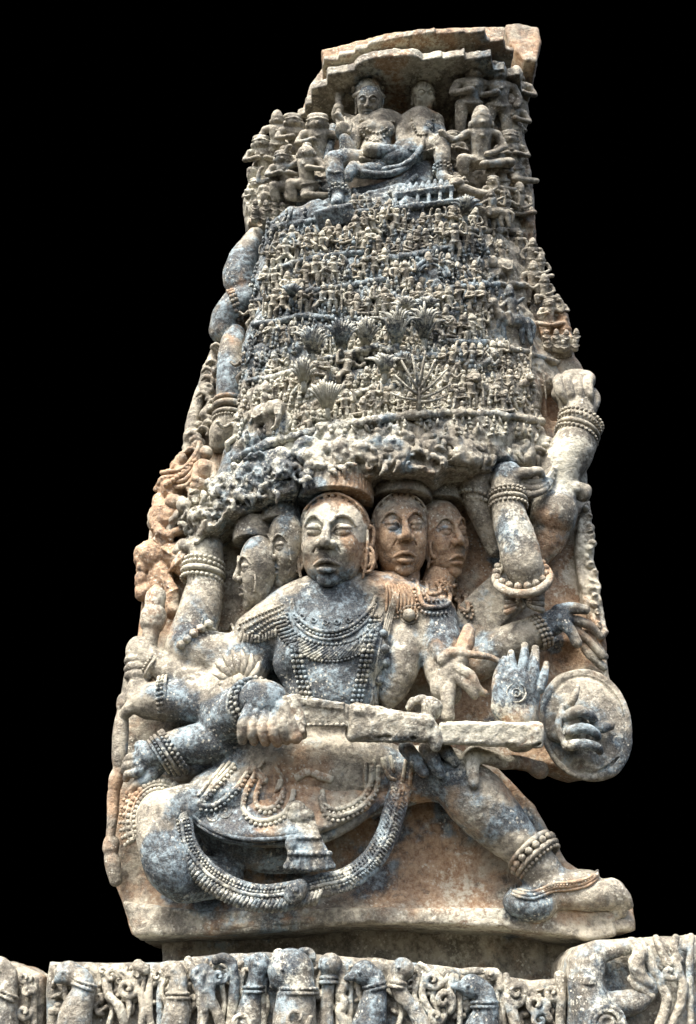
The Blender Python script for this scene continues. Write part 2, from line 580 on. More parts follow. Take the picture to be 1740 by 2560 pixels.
    h = M('ADD', h, M('MULTIPLY', pit, 0.16))
    bp = node('ShaderNodeBump')
    bp.inputs['Strength'].default_value = 0.75
    bp.inputs['Distance'].default_value = 0.013
    L.new(h, bp.inputs['Height'])
    L.new(bp.outputs[0], bsdf.inputs['Normal'])
    return m
STONE = stone_material()
BLACK = bpy.data.materials.new("black_backdrop")
BLACK.use_nodes = True
_b = BLACK.node_tree.nodes['Principled BSDF']
_b.inputs['Base Color'].default_value = (0, 0, 0, 1)
_b.inputs['Roughness'].default_value = 1.0
_b.inputs['Specular IOR Level'].default_value = 0.0

# ------------------------------------------------------------------ objects
def put(name, me, parent=None, tint=(0.2, 0.1, 0.1), label=None, mat=None):
    o = bpy.data.objects.new(name, me)
    COL.objects.link(o)
    if len(me.materials) == 0:
        me.materials.append(mat or STONE)
    o.color = (tint[0], tint[1], tint[2], 1.0)
    if parent is not None:
        o.parent = parent
        o.matrix_parent_inverse = parent.matrix_world.inverted()
    if label:
        o['label'] = label
    return o
def carve(name, s, parent=None, tint=(0.2, 0.1, 0.1), label=None, rough=0.0015, rscale=45.0, keep=False):
    me = sculpt_mesh(name, s, rough, rscale)
    if not keep:
        s.drop()
    return put(name, me, parent, tint, label)
def thing(name, loc, label, cat, group=None):
    o = bpy.data.objects.new(name, None)
    COL.objects.link(o)
    o.location = loc
    o.empty_display_size = 0.1
    o['label'] = label
    o['category'] = cat
    if group:
        o['group'] = group
    bpy.context.view_layer.update()
    return o
import time
_t0 = time.time()
def tick(s):
    print("[%.1fs] %s" % (time.time() - _t0, s))
# ------------------------------------------------------------------ stains seen on the carving
def st(key, *rows):
    STAIN[key] += rows
st('blue', (850, 780, 330, .42), (960, 700, 260, .2), (900, 560, 260, .25), (640, 1190, 130, .38), (840, 1130, 110, .12), (1010, 455, 70, .5), (840, 420, 40, .4), (1103, 370, 40, .5), (920, 250, 50, .3),
   (850, 1680, 110, .75), (830, 1560, 110, .6), (740, 1660, 60, .5), (640, 1600, 60, .4), (700, 1660, 40, .4), (570, 1790, 60, .7), (440, 1745, 60, .5), (500, 1860, 70, .55), (370, 1885, 55, .6), (660, 1780, 70, .4), (470, 1580, 50, .3), (560, 1640, 60, .25), (1110, 1560, 55, .5), (1300, 1720, 70, .45),
   (1470, 1800, 120, .22), (1240, 1790, 60, .3), (1000, 1800, 120, .1), (720, 1790, 60, .1), (440, 2170, 80, .75), (510, 2070, 60, .5), (640, 2190, 200, .35), (920, 2170, 80, .5), (980, 2050, 60, .35), (560, 2060, 70, .45), (1110, 1930, 50, .4), (1320, 2050, 60, .5), (1130, 1990, 70, .35), (1230, 2060, 60, .3), (1000, 1940, 60, .25), (1090, 1640, 60, .3), (1440, 1120, 50, .2), (1390, 1230, 50, .25), (1400, 1560, 50, .5), (1230, 1600, 50, .25),
   (1320, 2270, 60, .65), (1400, 2170, 60, .3), (1260, 1190, 40, .45), (1285, 1370, 60, .3), (640, 1380, 40, .3), (720, 1330, 40, .3), (995, 1330, 40, .25), (1100, 1340, 35, .2), (575, 930, 50, .3), (760, 1270, 40, .4), (830, 1310, 60, .1), (1210, 240, 80, .25), (720, 420, 80, .25))
st('rust', (600, 690, 60, .35), (575, 800, 50, .4), (560, 960, 60, .3), (880, 1270, 60, .8), (915, 1390, 60, .8), (775, 1290, 40, .5), (1130, 1320, 130, .35), (1060, 1420, 120, .4), (1010, 1470, 80, .35), (1420, 1420, 90, .55), (1360, 1330, 60, .5), (1150, 1620, 120, .35), (1480, 1560, 80, .35), (1260, 1850, 140, .4), (690, 1965, 110, .4), (770, 1930, 100, .3), (1000, 1990, 90, .5), (1060, 2120, 160, .35), (960, 2180, 60, .3), (1330, 2280, 60, .1), (1480, 2260, 90, .3), (1290, 1960, 60, .2), (330, 1500, 90, .4), (390, 1360, 90, .45), (420, 1180, 90, .4), (300, 1980, 60, .45), (460, 1580, 50, .3), (1390, 760, 70, .5), (1320, 900, 100, .3), (990, 270, 40, .6), (1100, 300, 30, .5), (1250, 500, 90, .3), (1000, 100, 200, .2), (1400, 1000, 60, .2), (1000, 1190, 60, .1))
st('pale', (800, 1340, 34, .6), (872, 1345, 36, .6), (825, 1408, 34, .5), (815, 1330, 20, .6), (490, 1400, 60, .35), (480, 1500, 70, .1), (500, 1700, 30, .15), (1420, 1140, 70, .4), (1400, 1220, 50, .3), (1280, 1400, 60, .2), (1310, 1330, 40, .25), (820, 1130, 160, .22), (560, 1250, 90, .2), (1200, 1060, 130, .18), (900, 1010, 160, .1), (700, 1000, 120, .1), (960, 130, 130, .35), (860, 180, 60, .35), (1180, 130, 80, .35), (1470, 1400, 60, .35), (1220, 1840, 90, .3), (1480, 1880, 70, .2), (620, 450, 70, .5), (1230, 560, 80, .1), (1070, 225, 40, .4), (700, 2040, 120, .1), (1180, 2290, 120, .25), (450, 1990, 50, .3), (1000, 870, 120, .1), (1150, 1920, 50, .2), (1015, 1640, 50, .25))

# ------------------------------------------------------------------ the relief panel and its rear slab
panel = thing("relief_panel", (0, 0, W(870, 2330)[2]),
              "tall tapering carved stone relief panel with a many-headed giant lifting a mountain", "stone relief")
SLAB = [(815, 150), (775, 205), (748, 280), (722, 320), (690, 338), (655, 350), (628, 400), (618, 450), (606, 500), (610, 545), (640, 575), (632, 640), (600, 720), (560, 800), (545, 900), (520, 960), (495, 1040),
        (470, 1120), (425, 1160), (400, 1230), (372, 1300), (362, 1400), (350, 1500), (338, 1590), (318, 1660), (300, 1760), (288, 1860), (276, 1960), (268, 2090), (272, 2180), (305, 2260),
        (330, 2338), (480, 2334), (640, 2328), (760, 2318), (900, 2300), (1121, 2306), (1277, 2313), (1400, 2334), (1467, 2346), (1575, 2330), (1578, 2262), (1545, 2215), (1490, 2190), (1420, 2150), (1385, 2090),
        (1340, 2010), (1300, 1970), (1240, 1912), (1222, 1898), (1300, 1902), (1370, 1915), (1440, 1935), (1500, 1925), (1555, 1870), (1562, 1790), (1535, 1720), (1522, 1650), (1515, 1570), (1495, 1470), (1487, 1360), (1475, 1240), (1470, 1150), (1480, 1030),
        (1480, 940), (1440, 880), (1425, 790), (1375, 715), (1345, 640), (1340, 500), (1330, 420), (1310, 340), (1297, 270), (1305, 165), (1300, 120)]
def slab_front(X, Z):
    n = np.stack([X.ravel(), np.zeros(X.size), Z.ravel()], 1)
    a = fbm(n, 9.0, 4).reshape(X.shape) * 16
    z0 = W(870, 2290)[2]
    lip = np.clip((z0 + 0.10 - Z) / 0.12, 0, 1)
    return a + 70 * lip ** 1.5 * np.clip((X + 0.75) / 0.5, 0, 1)
s = Sculpt(0.0055)
s.plate(SLAB, 10, slab_front, -110, rnd=14)
# hollows behind the arms and beside the mountain
s.ell(1392, 985, 20, (24, 75, 50), roll=-8, k=12, op='sub')
s.ell(1415, 1645, 20, (52, 58, 60), k=10, op='sub')
s.ell(470, 1830, 30, (60, 45, 45), k=14, op='sub')
s.build()
slab_s = s
carve("rear_slab", s, panel, (0.06, 0.44, 0.20), rough=0.004, rscale=22, keep=True)
def ledge_front(X, Z):
    n = np.stack([X.ravel(), np.zeros(X.size), Z.ravel()], 1)
    return 62 + 24 * np.clip((X + 0.3) / 0.8, 0, 1) + fbm(n, 14.0, 4).reshape(X.shape) * 14
s = Sculpt(0.005)
s.plate([(303, 2250), (332, 2340), (480, 2336), (640, 2330), (760, 2322), (900, 2308), (1121, 2314), (1277, 2322), (1400, 2342), (1467, 2352), (1540, 2340), (1535, 2280), (1400, 2270), (900, 2268), (500, 2275)], 70, ledge_front, -340, rnd=10)
for i in range(40):
    u = random.uniform(340, 1440)
    v = np.interp(u, [330, 640, 900, 1277, 1467], [2340, 2330, 2308, 2322, 2352])
    s.ell(u, v + random.uniform(0, 5), 72, (random.uniform(6, 20), random.uniform(3, 7), 14), k=4, op='sub')
carve("base_ledge", s, panel, (0.04, 0.30, 0.26), rough=0.004, rscale=30)
tick("slab")

# ------------------------------------------------------------------ the giant: one continuous body
g = Sculpt(0.0029)
# trunk
g.ell(835, 1600, 85, (178, 118, 100), k=0)
g.ell(830, 1740, 85, (118, 140, 96), k=40)
g.tube([(640, 1588, 95, 58), (735, 1520, 105, 62), (830, 1492, 108, 66), (950, 1492, 104, 64), (1080, 1545, 84, 64)], k=30)
g.ell(765, 1640, 140, (70, 62, 52), k=25)
g.ell(905, 1635, 140, (72, 66, 52), k=25)
g.tube([(838, 1500, 90, 56), (840, 1430, 100, 54)], k=20)
g.tube([(1005, 1500, 70, 45), (1000, 1420, 70, 50)], k=20)
g.tube([(1085, 1500, 50, 40), (1105, 1420, 50, 40)], k=15)
g.tube([(690, 1530, 60, 45), (700, 1440, 60, 45)], k=15)
# flank flap on the right, and hanging armpit cloth
g.tube([(1010, 1575, 110, 34), (1006, 1640, 120, 50), (985, 1710, 110, 42), (972, 1765, 95, 14)], k=8)
g.tube([(700, 1620, 130, 12), (706, 1660, 135, 24), (720, 1705, 125, 16), (726, 1750, 115, 8)], k=8)
# hips, cloth over the thighs
g.ell(790, 1930, 70, (260, 105, 100), k=25)
g.ell(640, 2010, 90, (175, 85, 75), roll=-14, k=25)
g.ell(920, 1960, 60, (90, 80, 70), roll=30, k=20)
g.tube([(560, 2070, 60, 60), (660, 2120, 50, 60), (760, 2130, 30, 50)], k=10)
# bent leg on the left
g.tube([(560, 2020, 80, 66), (470, 2020, 105, 60), (404, 2038, 128, 56)], k=12)
g.tube([(399, 2042, 128, 54), (404, 2100, 140, 60), (428, 2165, 142, 64), (458, 2198, 118, 54)], k=12)
g.tube([(470, 2200, 90, 55), (560, 2190, 50, 50)], k=15)
# striding leg on the right
g.tube([(985, 1945, 50, 74), (1070, 1932, 82, 70), (1128, 1942, 104, 70), (1160, 1968, 106, 72), (1200, 2008, 102, 78), (1255, 2066, 95, 68), (1312, 2124, 90, 52), (1345, 2170, 85, 46)], k=10)
g.tube([(1345, 2165, 85, 50), (1385, 2205, 80, 42)], k=14)
g.ell(1400, 2205, 75, (100, 26, 60), roll=10, k=14)
g.ell(1322, 2262, 90, (66, 40, 52), roll=-10, k=12)
g.tube([(1330, 2262, 88, 36), (1400, 2240, 88, 34), (1470, 2238, 88, 38), (1530, 2235, 80, 38)], k=12)
for i, (a, b) in enumerate([((1525, 2222), (1572, 2262)), ((1512, 2232), (1558, 2280)), ((1500, 2240), (1540, 2290))]):
    g.tube([(a[0], a[1], 95 - 6 * i, 21), ((a[0] + b[0]) / 2 + 9, (a[1] + b[1]) / 2 - 6, 96 - 8 * i, 17), (b[0], b[1], 84 - 8 * i, 12)], k=5)
# shoulders of the many left arms
g.tube([(640, 1620, 70, 60), (590, 1700, 90, 70), (570, 1780, 120, 72), (560, 1830, 90, 60)], k=18)
# A1 raised arm carrying the rim
g.tube([(620, 1640, 60, 66), (560, 1650, 62, 68), (480, 1630, 66, 62)], k=12)
g.tube([(470, 1615, 70, 58), (490, 1560, 72, 56), (508, 1490, 66, 50), (515, 1420, 62, 44), (512, 1375, 62, 46)], k=12)
for i, (x, y) in enumerate([(462, 1356), (480, 1352), (505, 1350), (530, 1358)]):
    g.tube([(500 + 12 * i, 1385, 76, 18), (x + 2, y + 8, 84, 15), (x - 10, y + 4, 60, 12), (x - 22, y + 22, 72, 10)], k=4)
# A2 arm gripping a club
g.tube([(600, 1720, 70, 40), (530, 1725, 78, 52), (460, 1700, 82, 46), (400, 1665, 84, 36), (360, 1640, 84, 34)], k=10)
g.tube([(372, 1650, 84, 34), (352, 1622, 84, 34), (345, 1650, 80, 30)], k=8)
for i in range(3):
    g.tube([(366, 1650 + 20 * i, 96, 13), (344, 1645 + 20 * i, 108, 12), (325, 1648 + 20 * i, 100, 11), (318, 1654 + 20 * i, 84, 9)], k=4)
# A3 level arm
g.tube([(600, 1770, 80, 50), (520, 1762, 98, 52), (440, 1752, 102, 52), (375, 1752, 98, 46), (348, 1745, 86, 36)], k=10)
g.ell(345, 1715, 92, (26, 24, 26), k=10)
g.tube([(350, 1760, 96, 20), (326, 1770, 104, 18), (312, 1785, 90, 14)], k=6)
# A4 lower arm reaching the spear
g.tube([(590, 1850, 90, 50), (520, 1858, 110, 54), (450, 1868, 116, 46), (400, 1882, 112, 40), (372, 1890, 106, 36)], k=10)
g.ell(352, 1866, 104, (18, 16, 20), k=8)
for i, (x, y) in enumerate([(322, 1895), (318, 1915), (322, 1935)]):
    g.tube([(366, 1895 + 9 * i, 112, 17), (342, y - 4, 118, 13), (x, y, 106, 11), (x - 6, y + 12, 92, 9)], k=4)
g.tube([(395, 1915, 106, 22), (372, 1945, 104, 17), (345, 1960, 100, 15), (330, 1978, 90, 13)], k=6)
# front arm and the fist on the sword
g.tube([(575, 1800, 130, 62), (605, 1775, 190, 58), (640, 1750, 240, 52)], k=14)
g.ell(664, 1752, 262, (58, 52, 40), roll=-15, k=14)
for i, (a, b, c, r) in enumerate([((622, 1775), (608, 1815), (606, 1850), 15), ((640, 1785), (630, 1822), (634, 1852), 14), ((664, 1788), (656, 1825), (664, 1856), 14.5), ((690, 1786), (682, 1825), (692, 1857), 14.5), ((712, 1778), (706, 1815), (716, 1850), 15)]):
    g.tube([(a[0], a[1], 282, r), (b[0], b[1], 294, r), (c[0], c[1], 272, r * .8), (c[0] + 8, c[1] - 10, 246, r * .7)], k=3)
g.tube([(708, 1770, 285, 20), (724, 1805, 290, 17), (738, 1842, 280, 18)], k=4)
# C1 dark arms seen past the left edge of the mountain
g.tube([(640, 590, 20, 22), (612, 640, 40, 34), (596, 690, 46, 40), (606, 730, 36, 34)], k=14)
g.tube([(612, 752, 36, 40), (590, 764, 42, 40), (566, 790, 34, 36), (556, 826, 24, 34)], k=6)
g.tube([(590, 836, 34, 24), (580, 870, 46, 32), (576, 930, 48, 34), (572, 1002, 42, 32)], k=6)
g.tube([(570, 1060, 42, 34), (556, 1085, 30, 34), (545, 1110, 20, 22)], k=8)
# right side: B1 upright arm in front
g.tube([(1318, 1440, 150, 46), (1306, 1405, 165, 50), (1290, 1345, 165, 48), (1272, 1285, 160, 43), (1266, 1225, 155, 39), (1268, 1190, 158, 38)], k=10)
g.ell(1272, 1186, 165, (36, 26, 34), k=10)
g.tube([(1290, 1186, 178, 17), (1318, 1182, 186, 14), (1346, 1178, 180, 12), (1356, 1190, 170, 9)], k=5)
for i in range(3):
    g.tube([(1300, 1202 + 15 * i, 168, 9), (1336, 1206 + 15 * i, 168, 8), (1366, 1196 + 13 * i, 160, 7), (1384, 1172 + 12 * i, 150, 5)], k=2)
# B2 arm and palm behind it
g.tube([(1240, 1370, 60, 26), (1215, 1310, 90, 30), (1196, 1262, 110, 34), (1186, 1215, 125, 38)], k=8)
g.ell(1186, 1190, 140, (46, 26, 36), k=10)
for i in range(4):
    g.tube([(1205, 1185 - 5 * i, 150, 13), (1235, 1170 - 9 * i, 158, 11), (1262, 1148 - 7 * i, 158, 8)], k=4)
g.ell(1106, 1178, 130, (37, 34, 36), k=8)
g.ell(1112, 1215, 110, (40, 26, 34), k=10)
# B3 great arm at the right edge with its spread hand
g.tube([(1372, 1240, 60, 60), (1392, 1185, 80, 58), (1430, 1125, 90, 56), (1452, 1072, 88, 44)], k=14)
g.tube([(1440, 1070, 86, 44), (1445, 1035, 80, 44), (1432, 1000, 70, 40)], k=12)
g.tube([(1400, 985, 66, 22), (1425, 950, 66, 26), (1465, 950, 66, 24)], k=8)
for i in range(4):
    g.tube([(1398 + 26 * i, 945 - (4 if i in (1, 2) else 0), 78, 13), (1394 + 25 * i, 958, 112, 13), (1404 + 23 * i, 985, 120, 12), (1420 + 19 * i, 1010, 104, 9)], k=3)
g.tube([(1475, 1030, 80, 15), (1490, 1000, 80, 12), (1484, 980, 70, 9)], k=4)
# B4 stump arm below it
g.tube([(1404, 1205, 84, 44), (1394, 1240, 88, 46), (1386, 1278, 88, 58), (1385, 1286, 88, 58)], k=8)
g.tube([(1384, 1290, 70, 50), (1372, 1340, 60, 46), (1352, 1392, 46, 26), (1340, 1420, 40, 12)], k=3)
g.tube([(1405, 1225, 105, 26), (1440, 1222, 108, 18), (1462, 1226, 96, 17)], k=6)
g.ell(1458, 1236, 92, (20, 20, 20), k=6)
# B5 lower right arm with pointing hand
g.plate([(1150, 1510), (1172, 1488), (1222, 1440), (1300, 1436), (1320, 1500), (1270, 1550), (1222, 1596), (1170, 1640), (1110, 1620)], 55, 58, -20, rnd=9, k=6)
g.tube([(1190, 1660, 30, 46), (1260, 1615, 60, 48), (1325, 1585, 82, 40), (1372, 1560, 92, 34)], k=12)
g.ell(1395, 1550, 98, (36, 32, 28), roll=20, k=10)
g.tube([(1395, 1530, 106, 19), (1432, 1520, 110, 15), (1464, 1524, 104, 12)], k=5)
g.tube([(1405, 1555, 108, 18), (1428, 1580, 112, 15), (1442, 1606, 106, 13)], k=5)
g.tube([(1420, 1550, 90, 14), (1468, 1560, 84, 12), (1500, 1590, 70, 10)], k=5)
g.tube([(1430, 1570, 76, 13), (1470, 1600, 70, 12), (1505, 1640, 60, 10)], k=5)
# B6 open palm
g.tube([(1300, 1830, 130, 50), (1290, 1790, 160, 55)], k=12)
g.ell(1290, 1740, 190, (58, 70, 24), roll=-8, k=12)
g.ell(1268, 1765, 190, (40, 42, 30), k=12)
for (x0, y0, x1, y1, x2, y2, r) in [(1280, 1700, 1280, 1668, 1278, 1632, 13), (1305, 1698, 1310, 1655, 1312, 1614, 14), (1330, 1702, 1336, 1664, 1338, 1622, 14), (1350, 1722, 1360, 1690, 1366, 1660, 12)]:
    g.tube([(x0, y0, 198, r), (x1, y1, 198, r), (x2, y2, 186, r * .72)], k=3)
g.tube([(1248, 1750, 196, 20), (1244, 1710, 200, 16), (1254, 1670, 196, 13), (1262, 1648, 188, 9)], k=4)
# B7 fist on the shield
g.tube([(1392, 1830, 110, 26), (1412, 1836, 140, 20), (1424, 1822, 150, 15)], k=4)
g.tube([(1406, 1766, 150, 8), (1396, 1815, 160, 9), (1414, 1868, 156, 8)], k=1)
g.tube([(1424, 1768, 140, 10), (1416, 1815, 150, 11), (1432, 1862, 146, 10)], k=1)
g.ell(1438, 1822, 148, (30, 54, 20), roll=-12, k=4)
for pts in ([(1418, 1790, 164, 15), (1444, 1778, 188, 15), (1472, 1786, 186, 14), (1486, 1802, 160, 10)],
            [(1424, 1828, 168, 14), (1456, 1820, 194, 14), (1486, 1832, 190, 13), (1494, 1844, 164, 9)],
            [(1426, 1864, 166, 14), (1460, 1860, 192, 14), (1490, 1868, 188, 13), (1500, 1880, 162, 9)],
            [(1422, 1768, 150, 10), (1436, 1744, 172, 9), (1444, 1718, 166, 7)],
            [(1482, 1806, 150, 13), (1502, 1818, 160, 15), (1524, 1814, 150, 13)]):
    g.tube(pts, k=1)
# B8 arm with bent hand left of the palm
g.tube([(1075, 1560, 90, 64), (1100, 1610, 110, 58), (1108, 1680, 130, 46), (1118, 1730, 150, 36)], k=14)
g.tube([(1110, 1725, 160, 34), (1125, 1680, 180, 30), (1150, 1650, 190, 24)], k=8)
g.tube([(1122, 1700, 185, 20), (1120, 1750, 195, 18), (1120, 1792, 190, 17)], k=4)
g.tube([(1140, 1670, 200, 15), (1175, 1690, 205, 15), (1192, 1720, 198, 13), (1212, 1734, 190, 10)], k=4)
g.tube([(1135, 1690, 196, 14), (1170, 1715, 200, 14), (1186, 1738, 195, 12)], k=4)
g.tube([(1108, 1650, 200, 16), (1128, 1632, 206, 15), (1170, 1636, 208, 11), (1220, 1642, 205, 9), (1246, 1652, 200, 8)], k=4)
g.tube([(1150, 1640, 190, 22), (1165, 1605, 185, 22), (1172, 1575, 175, 16)], k=5)
g.tube([(1090, 1610, 165, 20), (1105, 1640, 175, 22)], k=5)
# B9 hands below the sword
for i, (a, b) in enumerate([((1015, 1870), (1058, 1930)), ((1066, 1872), (1100, 1935)), ((1098, 1862), (1136, 1905))]):
    g.tube([(a[0], a[1], 172, 20), ((a[0] + b[0]) / 2, (a[1] + b[1]) / 2 - 3, 190, 18), (b[0], b[1], 182, 13)], k=3)
g.tube([(1188, 1888, 160, 24), (1182, 1915, 186, 18), (1184, 1958, 190, 15)], k=4)
g.tube([(1178, 1892, 160, 24), (1215, 1890, 160, 20), (1260, 1905, 130, 18), (1305, 1908, 95, 17), (1350, 1925, 70, 22)], k=6)
g.build()
tick("giant grid %s" % (g.n,))
giant = carve("giant", g, panel, (0.25, 0.04, 0.18), "many-armed giant striding under the mountain, in brown and grey worn stone", rough=0.0038, rscale=30, keep=True)
tick("giant mesh %d" % len(giant.data.vertices))

# ------------------------------------------------------------------ heads
def big_head(args, label, tint, vox=0.0018, extra=None):
    s = Sculpt(vox)
    L = head(s, *args[0], **args[1])
    if extra:
        extra(s, L)
    return carve("head", s, giant, tint, label, rough=0.0016, rscale=60)
def coil(s, L):
    for r in (0.36, 0.24, 0.12):
        L.tube([(.55 + r * math.cos(a), -.25 + r * 1.15 * math.sin(a), .62 - .25 * r, .05) for a in np.linspace(0, 5.6, 9)], 0.01)
def ringear(q):
    def f(s, L):
        L.tube([(q * .80 + .18 * math.cos(a), -.30 + .22 * math.sin(a), .42, .06) for a in np.linspace(0, 6.2, 9)], 0.01)
    return f
def band(s, L):
    hairline(s, L)
    for x in np.linspace(-.8, .8, 9):
        L.ell(x, .90 - .55 * x * x, .50 - .3 * x * x, (.075, .075, .06), 0.01)
    for q in (-1, 1):
        L.tube([(q * .98, .2, .2, .03), (q * 1.0, -.1, .24, .05), (q * .98, -.5, .26, .05), (q * .9, -.8, .24, .04)], 0.01)
        for r in (.26, .14):
            L.tube([(q * 1.02 + r * math.cos(a) * .7, -.42 + r * math.sin(a), .2, .05) for a in np.linspace(0, 6.2, 9)], 0.01)
def hairline(s, L):
    L.tube([(-1.0, .25, .1, .04), (-.85, .6, .35, .04), (-.45, .86, .5, .04), (0, .95, .52, .04), (.45, .86, .5, .04), (.85, .6, .35, .04), (1.0, .25, .1, .04)], 0.01)
big_head(((838, 1352, 168, 88, 118), dict(yaw=-14, pitch=-9, my=-.1)), "large front head of the giant with heavy lidded eyes", (0.20, 0.34, 0.02), extra=band)
big_head(((1000, 1336, 115, 72, 106), dict(yaw=8, pitch=-9, my=-.1)), "head of the giant right of the large front head", (0.22, 0.28, 0.08), extra=band)
big_head(((1105, 1346, 72, 62, 98), dict(yaw=34, pitch=-8, ears=False, my=-.1)), "outermost right head of the giant, half turned away", (0.24, 0.28, 0.06), extra=ringear(-1))
big_head(((716, 1374, 135, 49, 92), dict(yaw=-45, pitch=4, ears=False)), "head of the giant with a coiled ear ornament left of the front head", (0.28, 0.02, 0.14), extra=coil)
big_head(((644, 1430, 122, 50, 90), dict(yaw=-68, pitch=2, ears=False)), "outermost left head of the giant in profile", (0.16, 0.12, 0.22), extra=ringear(1))
for (u, v, d, r, hh, r2) in [(838, 1222, 172, 96, 36, 97), (1003, 1222, 128, 78, 34, 78), (1100, 1236, 74, 64, 30, 62), (702, 1284, 130, 54, 28, 48), (634, 1330, 112, 52, 26, 48)]:
    s = Sculpt(0.0028)
    P = W(u, v, d)
    px = S(u, v, d)
    M = np.stack([RT, np.array([0, 0, 1.0]), np.array([0, -1.0, 0])], 1)
    s.w_cyl(P, M, r * px, hh * px * 1.15, 0.004, 0.003, r2=r2 * px)
    for i in range(26):
        a = math.pi * (i + .5) / 26
        c = P + np.array([-math.cos(a) * r * px * 1.0, -math.sin(a) * r * px * 1.0, 0])
        s.w_tube([c + [0, 0, -hh * px * 1.0], c + [0, 0, hh * px]], [0.0022, 0.0022], 0.002, 'sub')
    carve("crown", s, giant, (0.24, 0.06, 0.16), rough=0.003, rscale=45)
tick("heads")

# ------------------------------------------------------------------ what the giant wears and holds
GH = [g]
def on(pts, lift=0.0, step=6.0, sculpts=None, sub=8):
    """a line drawn over the carved body, following its surface; lift in metres towards the viewer"""
    Q = resample(spline(pts, sub), step)
    P = hits(sculpts or GH, Q)
    y = P[:, 1].copy()
    for _ in range(2):
        y[1:-1] = 0.25 * y[:-2] + 0.5 * y[1:-1] + 0.25 * y[2:]
    P[:, 1] = y
    n = CAM[None] - P
    n /= np.linalg.norm(n, axis=1)[:, None]
    return P + n * lift, Q
def string(b, pts, r, lift=0.003, gap=2.1, sculpts=None):
    P, Q = on(pts, lift, r * gap, sculpts)
    for p, q in zip(P, Q):
        b.bead(p, r * S(q[0], q[1], 120))
def cord(b, pts, r, lift=0.002, sculpts=None, flat=None):
    P, Q = on(pts, lift, 6.0, sculpts)
    b.sweep(P, r * S(Q[0][0], Q[0][1], 120), 8, flat)
def offset(pts, k):
    P = np.array(spline(pts, 6))
    t = np.gradient(P, axis=0)
    t /= np.linalg.norm(t, axis=1)[:, None]
    return P + np.stack([-t[:, 1], t[:, 0]], 1) * k
def fringe(b, pts, inner, outer, r, step, lift=0.002, sculpts=None):
    A, B = resample(offset(pts, inner), step), resample(offset(pts, outer), step)
    n = min(len(A), len(B))
    for i in range(n):
        P = hits(sculpts or GH, [A[i], (A[i] + B[i]) / 2, B[i]])
        P[1, 1] = (P[0, 1] + P[2, 1]) / 2 if abs(P[0, 1] - P[2, 1]) < 0.05 else P[0, 1]
        if abs(P[2, 1] - P[0, 1]) > 0.05:
            P[2] = W(B[i][0], B[i][1], -P[0, 1] * 1000 - 12)
        P[:, 1] -= lift
        b.sweep(P, r * S(*A[i], 120), 5)
def wear(name, b, tint=(0.2, 0.12, 0.2), label=None, rough=0.0008, parent=None):
    return put(name, make_mesh(name, b.polys(), rough, 120), parent or giant, tint, label)

# collar
C1 = [(730, 1497), (742, 1540), (785, 1572), (835, 1578), (885, 1560), (925, 1522), (940, 1490)]
C2 = [(716, 1535), (730, 1575), (775, 1602), (830, 1612), (885, 1600), (928, 1570), (955, 1535)]
b = Buf()
cord(b, C1, 5); string(b, offset(C1, 9) if False else [(p[0], p[1] + 11) for p in C1], 4.6)
cord(b, [(p[0], p[1] + 20) for p in C1], 4)
string(b, C2, 5.2, 0.004)
fringe(b, [(p[0], p[1] + 8) for p in C2[0:]], 0, 30, 4.4, 9.5, 0.004)
string(b, [(p[0], p[1] + 42) for p in C2[1:-1]], 4.6, 0.004)
for i in range(6):
    x, y = 755 + i * 29, 1535 + 20 * math.sin((i + .5) / 6 * math.pi)
    cord(b, [(x + 9 * math.cos(a) * (1 - a / 9), y + 9 * math.sin(a) * (1 - a / 9)) for a in np.linspace(0, 6.5, 8)], 2.4)
wear("collar", b, (0.16, 0.08, 0.36), "deep beaded collar with a fringe")
# long strands down the chest
b = Buf()
for dx in (-11, 0, 11):
    string(b, [(737 + dx, 1600), (744 + dx, 1650), (756 + dx, 1705), (768 + dx, 1745)], 6.2, 0.004)
wear("bead_strand", b, (0.10, 0.08, 0.42), "broad pale bead strand on the left of the chest")
b = Buf()
for dx in (-11, 0, 11):
    string(b, [(940 + dx, 1540), (926 + dx, 1600), (908 + dx, 1680), (890 + dx, 1765)], 6.2, 0.004)
for dx in (20, 26, 32, 38):
    cord(b, [(975 + dx * .6, 1480), (946 + dx * .8, 1560), (930 + dx * .7, 1650), (912 + dx * .7, 1765)], 3.4)
wear("bead_strand", b, (0.10, 0.10, 0.34), "bead strand and cords on the right of the chest")
b = Buf()
for x, y in [(962, 1622), (958, 1586), (966, 1655), (950, 1700)]:
    P, _ = on([(x, y), (x + 1, y + 1)], 0.004, 5)
    bb = Buf()
    bb.bead(P[0], 0.016)
    wear("boss", bb, (0.2, 0.1, 0.25))
P, _ = on([(1023, 1537), (1024, 1538)], 0.006, 5)
b.bead(P[0], 0.021)
for r in (14, 22):
    cord(b, [(1023 + r * math.cos(a), 1537 + r * math.sin(a)) for a in np.linspace(0, 6.28, 13)], 3)
wear("rosette", b, (0.22, 0.15, 0.2))
